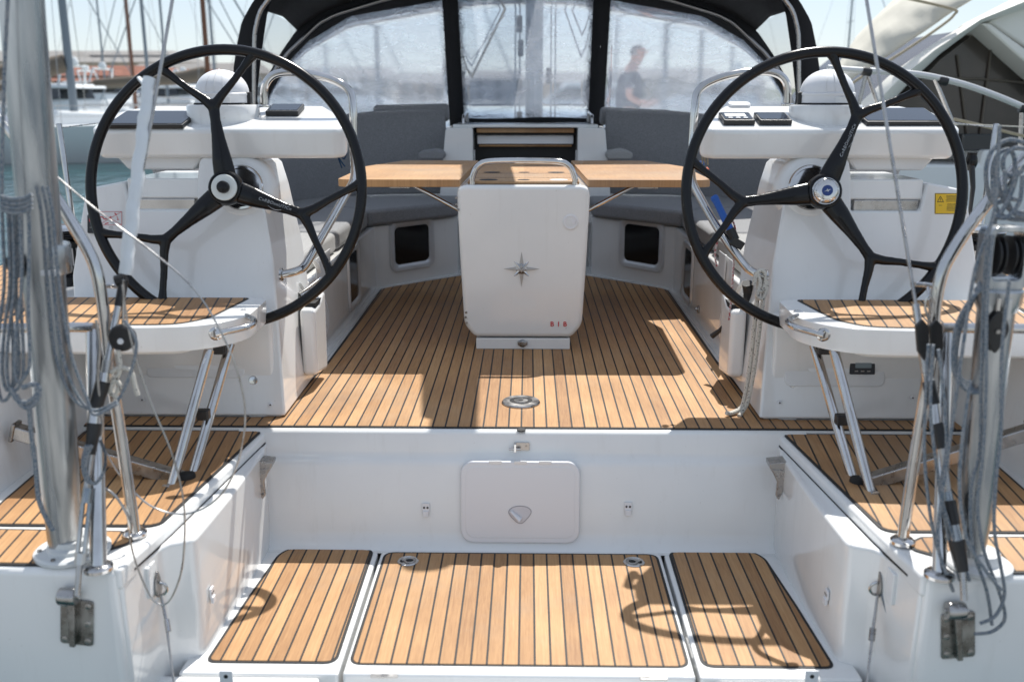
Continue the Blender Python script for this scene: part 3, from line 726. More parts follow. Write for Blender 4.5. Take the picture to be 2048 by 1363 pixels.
    r2 = [f2(c2.y+a, c2.z+b, .012) for a, b in rrect(0, 0, W2-.05, H2-.05, .035, 6)]; r3 = [f2(c2.y+a, c2.z+b, .002) for a, b in rrect(0, 0, W2-.08, H2-.08, .03, 6)]
    w2 = MB().grid([r_+[r_[0]] for r_ in (r0, r1, r2, r3)]).build('locker_window', mat('satin_frame2', (.66, .67, .68), .28, .4), yacht, smooth=50)
    MB().prism([f2(c2.y+a, c2.z+b, .004) for a, b in rrect(0, 0, W2-.08, H2-.08, .03, 6)], (s*.003, 0, 0)).build('pane', mat('dark_pane2', (.004, .005, .006), .12), w2)
    dr = rrect(1.28, .215, .52, .26, .03)
    MB().prism([f2(a, b, .0) for a, b in dr], (-s*.004, 0, 0)).build('locker_door', gel, yacht, bevel=.002)
    c3 = P(648 if s < 0 else 1448, 637 if s < 0 else 655, x=s*.900)
    sp = MB().lathe((s*.9045, c3.y, c3.z), [(.088, 0), (.088, .006), (.080, .010), (.064, .008), (.060, .004), (.04, .005), (.022, .009), (0, .010)], (-s, 0, 0), 40).build('speaker', plas, yacht)
    MB().lathe((s*.9045, c3.y, c3.z), [(.061, .0075), (.0635, .0095), (.066, .0095)], (-s, 0, 0), 40).build('speaker_ring', gelm, sp)
    MB().box((s*.9035, c3.y+.06, .30), (.004, .30, .30)).build('access_panel', gel, yacht, bevel=.003)
    kc_ = P(1398 if s > 0 else 690, 618 if s > 0 else 640, x=s*.905)
    if s > 0:
        MB().lathe((s*.899, kc_.y, kc_.z), [(.020, -.002), (.020, .003), (.011, .005), (.010, .014), (0, .015)], (-s, 0, 0), 20).build('socket', steelb, yacht)
    # winch handle pocket on the inboard side of the pedestal
    po = P(612 if s < 0 else 1490, 600 if s < 0 else 596, y=.36)
    pk = thing('winch_handle_pocket', (po.x, po.y, .15), 'white winch handle pocket beside the %s pedestal' % sd, 'pocket', 'winch handle pockets')
    X0 = s*.862
    ql = [(.42, .33), (.42, .06), (.62, .03), (.64, .36), (.60, .37), (.52, .335)]
    MB().prism([Vector((X0+s*.012, y, z)) for y, z in ql], (-s*.062, 0, 0)).build('pouch', gel, pk, bevel=.024, seg=4)
    MB().box((X0-s*.026, .52, .337), (.040, .13, .02)).build('slot', dark, pk)
    wh = thing('winch_crank', (X0-s*.03, .33, .45), 'black winch handle standing in the %s pocket' % sd, 'winch handle', 'winch handles')
    if s < 0:
        h0, h1, h2 = P(612, 655, y=.52), P(602, 598, y=.51), P(628, 572, y=.54)
        MB().tube([h0, h1], .016, 10, flat=.6).build('arm', blkp, wh); MB().tube([h1+Vector((0, 0, .01)), h1.lerp(h2, .5), P(645, 560, y=.58)], [.019, .020, .016], 14).build('grip', steel, wh)
    else:
        h0, h1, h2 = P(1476, 640, y=.52), P(1497, 592, y=.50), P(1496, 574, y=.48)
        MB().tube([h0, h1], .017, 10, flat=.6).build('arm', blkp, wh); MB().tube([h1+Vector((0, .0, -.012)), P(1497, 583, y=.48), P(1494, 566, y=.46)], [.020, .022, .020], 16).build('grip', blkp, wh)
    # canvas tie straps under the cushions
    for (a_, b_) in (((598, 565), (612, 600)), ((626, 520), (640, 545)), ((757, 430), (762, 455))) if s < 0 else (((1490, 560), (1470, 600)), ((1452, 510), (1448, 560)), ((1332, 432), (1336, 455))):
        xx = dict(x=s*.895) if a_[0] not in (757, 1332) else dict(y=2.60)
        p_, q_ = P(*a_, **xx), P(*b_, **xx)
        MB().tube([p_, p_.lerp(q_, .5)+Vector((0, 0, .01)), q_], [.010, .014, .007], 6, flat=.3).build('cushion_strap', gelm, yacht)
tag(MB().tube([P(1424, 672, y=.62), P(1440, 660, y=.60), P(1452, 645, y=.58)], [.012, .009, .006], 10).build('spare_knob', blkp), 'small black knob handle by the foot of the right locker', 'knob')

# ================================================================ companionway
cw = yacht
for s in (-1, 1):
    q = [(.350, .30), (.350, .925), (.36, .94), (.52, .935), (.535, .92), (.60, .30)]
    MB().prism([Vector((x*s, 3.30, z)) for x, z in q], (0, 1.0, 0)).build('companionway_jamb', gel, cw, bevel=.018, seg=4)
    q = [(.345, .05), (.345, .78), (.372, .80), (.40, .05)]
    MB().prism([Vector((x*s, 3.42, z)) for x, z in q], (0, .06, 0)).build('companionway_trim', gelm, cw, bevel=.006)
    h0 = P(927 if s < 0 else 1184, 248, y=3.35)
    MB().tube(fil([h0, h0+Vector((0, .02, .055)), h0+Vector((-s*.005, .30, .075)), h0+Vector((-s*.005, .34, .01))], .03, 5), .010, 12).build('companion_rail', steel, cw)
MB().box((0, 3.62, .945), (.98, .50, .022)).build('companionway_hatch', gel, cw, bevel=.008)
ZP = lambda py, y: P(1045, py, y=y).z
MB().box((0, 3.42, ZP(261, 3.42)), (.66, .03, ZP(257, 3.42)-ZP(266, 3.42))).build('companionway_washboard', tw, cw, bevel=.004)
MB().box((0, 3.44, ZP(268, 3.44)), (.70, .02, .012)).build('slide_shadow_gap', dark, cw)
MB().box((0, 3.48, ZP(279, 3.48)), (.66, .03, ZP(270, 3.48)-ZP(288, 3.48))).build('companionway_board', plas, cw, bevel=.006)
MB().box((0, 3.50, ZP(291, 3.5)), (.64, .03, .014)).build('companionway_step', tw, cw, bevel=.004)
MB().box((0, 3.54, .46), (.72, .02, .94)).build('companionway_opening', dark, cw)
MB().box((0, 3.30, .14), (.72, .04, .42)).build('companionway_sill', gel, cw, bevel=.01)
MB().box((0, 3.10, .012), (.30, .22, .018)).build('companionway_tread', teak0, cw, bevel=.002)
# coachroof and foredeck beyond
mb = MB(); q = [(-1.55, .30), (-1.35, .86), (-.9, .93), (.9, .93), (1.35, .86), (1.55, .30)]
ROOF = [Vector((x, 4.28, z)) for x, z in q]
n = 6; a = ROOF; b = [Vector((p.x*.55, 9.6, .3+(p.z-.3)*.35)) for p in a]
mb.add(a+b, [list(range(n)), list(range(2*n-1, n-1, -1))]+[[i, n+i, n+(i+1) % n, (i+1) % n] for i in range(n)])
mb.build('coachroof', gel, yacht, bevel=.04)
q = [(-2.4, 3.4), (-2.3, 6), (-1.6, 9), (-.1, 12.4), (.1, 12.4), (1.6, 9), (2.3, 6), (2.4, 3.4)]
MB().prism([Vector((x, y, .40)) for x, y in q], (0, 0, -1.6)).build('hull', gel, yacht, bevel=.03)
for s in (-1, 1):
    MB().prism([Vector((s*x, y, -.1)) for x, y in [(1.55, -.9), (2.45, -.9), (2.45, 3.5), (1.55, 3.5)]], (0, 0, -1.2)).build('hull', gel, yacht)

# ================================================================ small fittings on the stern
dp = P(1042, 803, z=.004)
dk = MB().lathe(dp-Vector((0, 0, .004)), [(.0735, 0), (.0735, .004), (.069, .009), (.044, .010), (.0435, .0085), (.027, .0085), (.026, .0105), (.009, .0105), (.008, .004), (0, .004)], (0, 0, 1), 48).build('deck_plate', steelb)
tag(dk, 'round steel plate set in the teak in front of the table', 'deck plate')
MB().lathe(dp-Vector((0, 0, .004)), [(.0435, .0088), (.0265, .0092)], (0, 0, 1), 40).build('inner_ring', blkp, dk)
for (px_, py_, sd, mr_) in ((816, 1120, 'left', 1), (1268, 1122, 'right', -1)):
    c_ = P(px_, py_, z=-.405); c_.z = -.4085
    r_ = MB().lathe(c_, [(.0365, 0), (.0365, .002), (.033, .005), (.028, .0045), (.027, .0025), (0, .0025)], (0, 0, 1), 44).build('flush_ring', steel)
    tag(r_, 'flush lifting ring near the %s corner of the middle teak hatch' % sd, 'lift ring', 'flush rings of the hatch')
    MB().tube([c_+Vector((mr_*.006+.0165*math.cos(t), .0165*math.sin(t), .004)) for t in [2*math.pi*i/28 for i in range(28)]], .0042, 8, closed=True, flat=.6).build('pull_ring', steelb, r_)
    MB().lathe(c_+Vector((mr_*.006, 0, .0028)), [(.0125, 0), (.0125, .0006), (0, .0006)], (0, 0, 1), 24).build('well', dark, r_)
    MB().lathe(c_+Vector((-mr_*.0205, -.002, .0028)), [(.0075, 0), (.0075, .0012), (0, .0012)], (0, 0, 1), 20).build('keyhole', dark, r_)
    MB().box(c_+Vector((-mr_*.0125, 0, .0045)), (.014, .010, .004)).build('hinge', steelb, r_, bevel=.001)
# locker lid in the riser
WN = Vector((0, -1, .157)).normalized(); WU = Vector((1, 0, 0)); WV = Vector((0, .157, 1)).normalized(); W0 = Vector((0, -.075, -.13))
def W(px, py): return PN(px, py, W0, WN)
a_, b_ = W(922, 1000), W(1160, 1000); c_, d_ = W(1040, 920), W(1040, 1083)
ctr = W(1040.5, 1002); f = frame3(ctr, WU, WV, WN); LW = (b_-a_).length; LH = (d_-c_).length
ld = thing('locker_hatch', ctr, 'white rounded access hatch with a turn handle in the stern wall', 'access hatch')
MB().prism([f(u, v, .002) for u, v in rrect(0, 0, LW, LH, .045, 8)], WN*.013).build('frame', plas, ld, bevel=.007, seg=4)
MB().prism([f(u, v, .010) for u, v in rrect(0, .0, LW-.034, LH-.036, .034, 8)], WN*.006).build('lid', plas, ld, bevel=.004, seg=3)
for k in (-.087, 0, .087): MB().box(f(k, LH/2-.004, .014), (.044, .006, .012)).build('hinge', gel, ld, bevel=.002)
qs = cr([f(u, v, .0165) for u, v in [(-.040, -.037), (-.028, -.018), (0, -.012), (.028, -.018), (.038, -.036), (.016, -.066), (0, -.074), (-.016, -.066)]], 4, True)
dsh = MB().prism(qs, WN*.0008).build('handle_recess', mat('recess_shade_plastic', (.60, .60, .63), .4), ld)  # flat plate, the shade of the recess put into a darker grey
MB().tube(qs, .0016, 6, closed=True).build('recess_edge', mat('recess_shade_outline', (.30, .30, .32), .5), ld)  # dark outline painted as shade round the recess
MB().tube([f(-.032, -.030, .021), f(-.020, -.042, .023), f(0, -.060, .023)], [.007, .008, .013], 12, flat=.6).build('turn_handle', plas, ld)
# clips on the riser and side walls
def clip(o, u, v, n_, lab):
    f_ = frame3(o, u, v, n_); t = thing('snap_clip', o, lab, 'clip', 'white snap clips')
    MB().prism([f_(a, b) for a, b in rrect(0, .008, .026, .030, .003)], Vector(n_)*.006).build('plate', plas, t, bevel=.001)
    MB().prism([f_(a, b, .001) for a, b in rrect(0, -.014, .020, .020, .002)], Vector(n_)*.009).build('tongue', plas, t, bevel=.001)
    for k in (-.006, .006): MB().lathe(f_(k, .008, .006), [(.0040, 0), (.0040, .0006), (0, .0008)], n_, 10).build('screw', blkp, t)
clip(W(852, 1018), WU, WV, WN, 'white snap clip on the stern wall left of the access hatch')
clip(W(1256, 1016), WU, WV, WN, 'white snap clip on the stern wall right of the access hatch')
clip(P(422, 1188, x=-.891), (0, 1, 0), (0, 0, 1), (1, 0, 0), 'white snap clip on the left side wall of the stern platform')
clip(P(1655, 1192, x=.891), (0, -1, 0), (0, 0, 1), (-1, 0, 0), 'white snap clip on the right side wall of the stern platform')
for s, px_ in ((-1, 453), (1, 1623)):
    c_ = P(px_, 1354, y=-.916)
    t = MB().prism([c_+Vector((a, 0, b)) for a, b in rrect(0, 0, .036, .045, .003)], (0, -.004, 0)).build('socket', plas, None, bevel=.001)
    tag(t, 'small white socket with a dark hole below the %s stern teak panel' % {-1: 'left', 1: 'right'}[s], 'socket', 'stern sockets')
    MB().lathe(c_+Vector((0, -.004, .006)), [(.006, 0), (.006, .0006), (0, .0008)], (0, -1, 0), 14).build('hole', dark, t)
# latch under the cockpit edge
lo = P(1040, 892, y=-.042)
lt = thing('sliding_latch', lo, 'small steel latch on the white edge under the cockpit floor', 'latch')
MB().prism([lo+Vector((a, 0, b)) for a, b in rrect(.006, .0, .055, .030, .003)], (0, -.0025, 0)).build('plate', steelb, lt, bevel=.0008)
MB().prism([lo+Vector((a, -.003, b)) for a, b in rrect(-.017, -.0, .008, .030, .002)], (0, -.018, 0)).build('bracket', steel, lt, bevel=.001)
MB().cyl(lo+Vector((-.038, -.012, -.006)), lo+Vector((.002, -.012, -.006)), .0035, 12).build('pin', steel, lt)
for k in (-.004, .022): MB().lathe(lo+Vector((k, -.0025, .002)), [(.0035, 0), (.003, .001), (0, .0012)], (0, -1, 0), 12).build('screw', steeld, lt)
MB().lathe((0, -.030, -.004), [(.016, 0), (.016, .004), (0, .004)], (0, 0, 1), 20).build('drain_notch', caulk, yacht)
# folded steel brackets at the top of the side walls
for s in (-1, 1):
    B = thing('gate_bracket', (s*.92, -.20, -.13), 'folded steel bracket on top of the %s stern side wall' % {-1: 'left', 1: 'right'}[s], 'bracket', 'stern gate brackets')
    tp_ = [(492, 931), (508, 921), (526, 926), (542, 924), (543, 933), (536, 944)]
    lg_ = [(504, 938), (540, 936), (528, 962), (531, 990), (525, 998), (518, 984), (512, 958)]
    fx = (lambda q: q) if s < 0 else (lambda q: [(2083-a, b+2) for a, b in q])
    MB().prism(PP(fx([(491, 929), (509, 921), (543, 925), (543, 932), (536, 946), (497, 938)]), y=-.185), (0, .06, 0)).build('plate', steelb, B, bevel=.003)
    MB().prism(PP(fx(lg_), y=-.188), (0, .014, 0)).build('leg', steelb, B, bevel=.003)
    for q_ in ((523, 972), (525, 988)): MB().lathe(P(*fx([q_])[0], y=-.189), [(.005, 0), (.004, .0015), (0, .002)], (0, -1, 0), 12).build('screw', steeld, B)
# ================================================================ seats at the helm
for s in (-1, 1):
    sd = {-1: 'left', 1: 'right'}[s]
    st = thing('folding_bench', (s*1.25, -.15, .35), 'white fold up helm bench topped with teak, on the %s, with a chrome grip' % sd, 'bench', 'helm benches')
    def m2(q, z): return [Vector((-x*s, y, z)) for x, y in q]
    ou = fil(m2([(-1.64, .09), (-.955, .09), (-.895, .07), (-.885, -.215), (-.985, -.345), (-1.15, -.372), (-1.64, -.372)], .445), [0, .03, .05, .08, .08, .1, 0], 5, True)
    k = len(ou); c_ = sum(ou, Vector())/k
    rows = []
    for (sc_, z) in ((1, .445), (1.0, .385), (.985, .366), (.93, .356)):
        rows.append([Vector((c_.x+(p.x-c_.x)*sc_, c_.y+(p.y-c_.y)*sc_, z+(.055*max(0, (1.06-abs(p.x))/.17)**1.2 if z < .36 else 0))) for p in ou])
    mb = MB(); mb.grid([r_+[r_[0]] for r_ in rows]); mb.add(rows[0], [list(range(k))]); mb.add(rows[-1], [list(range(k))])
    mb.build('seat', gel, st, bevel=.012, seg=4, smooth=50)
    tt = teak('teak_seat%d' % s, ang=s*R(11))
    pad('seat_teak', [(-x*s, y) for x, y in [(-1.64, .072), (-.968, .072), (-1.005, -.235), (-1.07, -.318), (-1.15, -.332), (-1.64, -.330)]], .448, tt, st, r=[0, .012, .05, .06, .06, 0])
    if s < 0: hp = [((486, 631), -.12), ((497, 634), -.20), ((508, 641), -.245), ((498, 652), -.30), ((455, 662), -.35), ((430, 668), -.372)]
    else: hp = [((1597, 632), -.12), ((1588, 635), -.20), ((1577, 642), -.245), ((1588, 653), -.30), ((1625, 664), -.35), ((1648, 670), -.372)]
    pts = cr([P(*a_, y=y) for a_, y in hp], 5)
    MB().tube(pts, .0105, 14).build('grip', steel, st)
    for e_ in (pts[0], pts[-1]): MB().lathe(e_+Vector((0, .006, 0)), [(.021, -.004), (.021, .002), (.016, .006), (.011, .007)], (0, -1, 0), 20).build('grip_foot', steel, st)
    # folding legs on a square bar
    if s < 0: L_ = [((418, 700), -.30, (343, 972), -.50), ((460, 688), -.16, (386, 948), -.40), ((405, 760), -.22, (362, 950), -.44)]
    else: L_ = [((1668, 700), -.30, (1742, 985), -.52), ((1628, 690), -.16, (1705, 955), -.40), ((1690, 760), -.22, (1722, 955), -.46)]
    for (a_, ya, b_, yb) in L_[:2]:
        MB().cyl(P(*a_, y=ya), P(*b_, y=yb), .0155, 16).build('leg', steel, st)
    f1, f2_ = P(*L_[0][2], y=L_[0][3]), P(*L_[1][2], y=L_[1][3])
    MB().cyl(f1+(f1-f2_).normalized()*.025, f2_+(f2_-f1).normalized()*.03, .013, 14).build('foot_tube', steelb, st)
    MB().lathe(f1+(f1-f2_).normalized()*.026, [(.017, 0), (.017, .003), (.008, .005)], (f1-f2_).normalized(), 18).build('end_cap', steelb, st)
    MB().lathe((f2_.x-s*-.0, f2_.y-.055, -.012), [(.028, 0), (.026, .012), (.016, .016), (0, .016)], (0, 0, 1), 20).build('rubber_foot', rub, st)
    ba = P(32 if s < 0 else 2060, 862, x=s*1.545); bb = f1*.5+f2_*.5+Vector((0, 0, .004))
    d_ = (bb-ba).normalized(); R_ = d_.to_track_quat('X', 'Z').to_matrix()
    MB().box((ba+bb)/2, ((bb-ba).length, .042, .042), R_).build('bar', steelb, st, bevel=.004)
    MB().box(ba+d_*-.003, (.012, .048, .060), R_).build('wall_bracket', steeld, st, bevel=.003)
    for (px_, py_, yy) in (((440, 697, -.20), (407, 828, -.34)) if s < 0 else ((1648, 697, -.20), (1683, 838, -.34))):
        c_ = P(px_, py_, y=yy); MB().box(c_, (.040, .03, .035)).build('clip', blkp, st, bevel=.006)
# ================================================================ sprayhood with clear windows
def Yh(x, z): return 4.30-.55*(abs(x)/1.7)**2-.28*(z-.95)
def PH(px, py):
    d = ray(px, py); t = 7.3
    for _ in range(12):
        p = CAM+d*t; t = (Yh(p.x, p.z)-CAM.y)/d.y
    return CAM+d*t
hood = thing('sprayhood', (0, 4.2, .95), 'black canvas sprayhood with creased clear windows over the companionway', 'sprayhood')
vin = bpy.data.materials.new('clear_vinyl'); vin.use_nodes = True; nt = vin.node_tree; nt.nodes.clear()
out = nt.nodes.new('ShaderNodeOutputMaterial')
def nn_(t, **k):
    n = nt.nodes.new(t)
    for a, b in k.items(): n.inputs[a].default_value = b
    return n
tr = nn_('ShaderNodeBsdfTransparent', Color=(.93, .96, 1, 1)); df = nn_('ShaderNodeBsdfDiffuse', Color=(.80, .84, .88, 1)); tl = nn_('ShaderNodeBsdfTranslucent', Color=(.84, .87, .92, 1))
gl = nn_('ShaderNodeBsdfGlossy', Color=(.9, .93, 1, 1), Roughness=.16)
tc = nt.nodes.new('ShaderNodeTexCoord'); mp = nt.nodes.new('ShaderNodeMapping'); mp.inputs['Scale'].default_value = (1, 1, 2.4); mp.inputs['Rotation'].default_value = (0, .25, 0)
nt.links.new(tc.outputs['Object'], mp.inputs[0])
n1 = nn_('ShaderNodeTexNoise', Scale=2.6, Detail=6, Roughness=.6, Distortion=1.6); nt.links.new(mp.outputs[0], n1.inputs['Vector'])
n2 = nn_('ShaderNodeTexNoise', Scale=9, Detail=5, Distortion=2.2); nt.links.new(mp.outputs[0], n2.inputs['Vector'])
ad = nt.nodes.new('ShaderNodeMath'); ad.operation = 'MULTIPLY_ADD'; ad.inputs[1].default_value = .35
nt.links.new(n2.outputs[0], ad.inputs[0]); nt.links.new(n1.outputs[0], ad.inputs[2])
bp = nn_('ShaderNodeBump', Strength=.7, Distance=.03); nt.links.new(ad.outputs[0], bp.inputs['Height'])
for n in (df, gl, tl): nt.links.new(bp.outputs[0], n.inputs['Normal'])
rfr = nn_('ShaderNodeBsdfRefraction', Color=(.93, .96, 1, 1), Roughness=.12, IOR=1.12); trx = nn_('ShaderNodeMixShader', Fac=1.0)
nt.links.new(tr.outputs[0], trx.inputs[1]); nt.links.new(rfr.outputs[0], trx.inputs[2])
m1 = nn_('ShaderNodeMixShader', Fac=.5); nt.links.new(df.outputs[0], m1.inputs[1]); nt.links.new(tl.outputs[0], m1.inputs[2])
m2_ = nt.nodes.new('ShaderNodeMixShader'); mr = nt.nodes.new('ShaderNodeMapRange')
mr.inputs[1].default_value = .45; mr.inputs[2].default_value = .95; mr.inputs[3].default_value = .17; mr.inputs[4].default_value = .40
nt.links.new(ad.outputs[0], mr.inputs[0]); nt.links.new(mr.outputs[0], m2_.inputs[0]); nt.links.new(trx.outputs[0], m2_.inputs[1]); nt.links.new(m1.outputs[0], m2_.inputs[2])
fr = nn_('ShaderNodeFresnel', IOR=1.4); nt.links.new(bp.outputs[0], fr.inputs['Normal'])
m3 = nt.nodes.new('ShaderNodeMixShader'); nt.links.new(fr.outputs[0], m3.inputs[0]); nt.links.new(m2_.outputs[0], m3.inputs[1]); nt.links.new(gl.outputs[0], m3.inputs[2])
nt.links.new(m3.outputs[0], out.inputs[0])
vis = mat('side_vinyl', (.62, .66, .70), .35); bsdf(vis).inputs['Transmission Weight'].default_value = 0
bsdf(vis).inputs['Alpha'].default_value = .30
def lin(pl, x):
    for (a, b) in zip(pl, pl[1:]):
        if a[0] <= x <= b[0] or a[0] >= x >= b[0]: return a[1]+(b[1]-a[1])*(x-a[0])/(b[0]-a[0]+1e-9)
    return pl[-1][1] if abs(x-pl[-1][0]) < abs(x-pl[0][0]) else pl[0][1]
AR = [(525, 222), (533, 202), (551, 169), (579, 121), (618, 81), (651, 62), (699, 33), (720, 29), (796, 16), (884, 0), (960, -10), (1053, -14)]
AR = AR+[(2106-a, b) for a, b in AR[::-1][1:]]
OA = [(512, 222), (525, 185), (537, 150), (549, 128), (563, 104), (595, 58), (640, 28), (720, -5), (850, -36), (1053, -46)]
OA = OA+[(2106-a, b) for a, b in OA[::-1][1:]]
def window(x0, x1, nx, bot):
    cols = []
    for i in range(nx+1):
        t = i/nx; xt = x0[0]+(x1[0]-x0[0])*t; xb = x0[1]+(x1[1]-x0[1])*t
        yt = lin(AR, xt)
        cols.append([PH(xt+(xb-xt)*j/8, yt+(bot-yt)*j/8) for j in range(9)])
    return MB().grid(cols)
window((886, 902), (532, 528), 26, 262).build('window', vin, hood, solid=.004)
window((914, 928), (1190, 1177), 12, 238).build('window', vin, hood, solid=.004)
window((1220, 1205), (2106-532, 2106-528), 26, 262).build('window', vin, hood, solid=.004)
# canvas: arch band, dividers, sill
nA = 60
def along(pl, t):
    n = len(pl)-1; k = min(int(t*n), n-1); u = t*n-k
    return (pl[k][0]+(pl[k+1][0]-pl[k][0])*u, pl[k][1]+(pl[k+1][1]-pl[k][1])*u)
L1 = [PH(*along(AR, i/nA)) for i in range(nA+1)]; L2 = [PH(*along(OA, i/nA)) for i in range(nA+1)]
MB().grid([[a+Vector((0, -.004, 0)), (a+b)/2+Vector((0, -.012, .0)), b+Vector((0, -.004, 0))] for a, b in zip(L1, L2)]).build('arch_band', canv, hood, solid=.006)
mid = [(a*.42+b*.58)+Vector((0, -.035, 0)) for a, b in zip(L1, L2)]
MB().tube(cr(mid, 3), .0125, 10).build('front_hoop', mat('dull_steel', (.38, .37, .36), .35, 1), hood)
for a, b in (((884, 915), (900, 929)), ((1187, 1222), (1176, 1206))):
    rows = [[PH(a[0]+(b[0]-a[0])*j/8, -12+(252+12)*j/8)+Vector((0, -.008, 0)), PH(a[1]+(b[1]-a[1])*j/8, -12+(252+12)*j/8)+Vector((0, -.008, 0))] for j in range(9)]
    MB().grid(rows).build('divider', canv, hood, solid=.008)
rows = [[PH(925+(1180-925)*j/10, 236+1.5*math.sin(j*.7))+Vector((0, -.004, 0)), PH(925+(1180-925)*j/10, 247)+Vector((0, -.004, 0))] for j in range(11)]
MB().grid(rows).build('sill_band', canv, hood, solid=.008)
# aft hoop, side legs and roof
YA = 2.80
HA = [(486, 232), (470, 190), (467, 140), (474, 92), (484, 44), (509, 0), (560, -58), (660, -120), (840, -160), (1053, -172)]
HI = [(519, 232), (514, 193), (518, 150), (524, 98), (535, 23), (552, -20), (598, -72), (680, -112), (850, -148), (1053, -158)]
PI_ = [(508, 236), (508, 202), (508, 140), (509, 70), (517, 28), (536, 0), (575, -50), (670, -104), (845, -146), (1053, -158)]
HA = HA+[(2106-a, b) for a, b in HA[::-1][1:]]; HI = HI+[(2106-a, b) for a, b in HI[::-1][1:]]; PI_ = PI_+[(2106-a, b) for a, b in PI_[::-1][1:]]
M1 = [P(*along(HA, i/nA), y=YA) for i in range(nA+1)]; M2 = [P(*along(HI, i/nA), y=YA+.10) for i in range(nA+1)]
MB().grid([[a, (a+b)/2+Vector((0, .02, 0)), b] for a, b in zip(M1, M2)]).build('aft_band', canv, hood, solid=.008)
MB().tube(cr([P(*along(PI_, i/30), y=YA-.02) for i in range(31)], 2), .0135, 10).build('aft_hoop', steelb, hood)
# roof between hoops: only the part above the side windows
def roofpts(i): return
i0 = 12; k0 = 0
top_a = [P(*along(HI, t), y=YA+.06) for t in [(.222+(1-.444)*j/40) for j in range(41)]]
top_b = [PH(*along(OA, t)) for t in [(.275+(1-.55)*j/40) for j in range(41)]]
MB().grid([[a, a.lerp(b, .5)+Vector((0, 0, .03)), b] for a, b in zip(top_a, top_b)]).build('roof', canv, hood, solid=.006)
for s in (-1, 1):
    sw_ = [(535, 20), (597, 56), (575, 88), (563, 104), (549, 128), (537, 150), (525, 185), (512, 222), (512, 236), (514, 193), (519, 150), (524, 98)]
    A_ = [P(535, 20, y=YA+.10), P(524, 98, y=YA+.10), P(518, 150, y=YA+.10), P(514, 193, y=YA+.10), P(512, 236, y=YA+.10)]
    B_ = [PH(597, 56), PH(563, 104), PH(537, 150), PH(525, 185), PH(512, 225)]
    MB().grid([[(a.lerp(b, t) if s < 0 else mir(a.lerp(b, t))) for t in (0, .33, .66, 1)] for a, b in zip(A_, B_)]).build('side_window', vis, hood)
# ================================================================ mast, boom, shrouds of this yacht
mast = thing('mast', (.07, 5.6, .8), 'grey aluminium mast seen blurred through the middle hood window', 'mast')
alu = mat('mast_alloy', (.16, .19, .22), .35, .5)
MB().tube([(.07, 5.6, .8), (.07, 5.6, 17)], .105, 18, flat=.75).build('pole', alu, mast)
for dx, dy in ((-.13, -.05), (-.17, 0), (.15, -.06), (.19, 0), (.0, -.15)):
    MB().tube([(.07+dx, 5.6+dy, .85), (.07+dx*.8, 5.6+dy, 9), (.07+dx*.5, 5.6+dy, 16.6)], .007, 6).build('halyard', ropeg, mast)
for dx, dz in ((-.13, 1.75), (-.12, 1.55), (.13, 1.32), (-.13, 1.22)): MB().box((.07+dx, 5.52, dz), (.05, .05, .14)).build('cleat', blkp, mast, bevel=.01)
boom = thing('boom', (.12, 3.4, 2.45), 'boom with its folded sail reaching aft over the sprayhood', 'boom')
MB().tube([(.07, 5.5, 2.50), (.22, 1.30, 2.42)], [.085, .085], 14).build('spar', alu, boom)
MB().tube(cr([(.07, 5.4, 2.85), (.12, 4, 2.72), (.17, 2.6, 2.64), (.21, 1.55, 2.56)], 4), [.16, .16, .15, .15, .14, .14, .13, .13, .12, .12, .11, .10, .09], 14, flat=1.3, nrm=(0, 0, 1)).build('sail_cover', mat('sail_cover_grey', (.2, .21, .23), .9), boom)
for (a_, b_, r_) in (((1034, -30), (930, 182), .012), ((1026, -30), (918, 182), .006), ((1112, -30), (1181, 168), .008), ((1124, -30), (1183, 118), .008), ((905, 170), (1010, 30), .005)):
    ya = 5.2; p_, q_ = P(*a_, y=ya), P(*b_, y=4.9)
    o = MB().tube([p_+(p_-q_)*2.2, p_, q_], r_, 6).build('rigging_line', ropet if r_ > .01 else steelb)
tagged = [o for o in C.objects if o.name.startswith('rigging_line')]
LB = ['thickest tan line slanting left of the mast behind the hood window', 'thin wire just left of the thick slanting tan line', 'left wire of the slanting pair right of the mast', 'right wire of the slanting pair right of the mast', 'faint thin line crossing low left in the middle hood window']
for o, l in zip(tagged, LB): tag(o, l, 'rigging line', 'lines beside the mast')
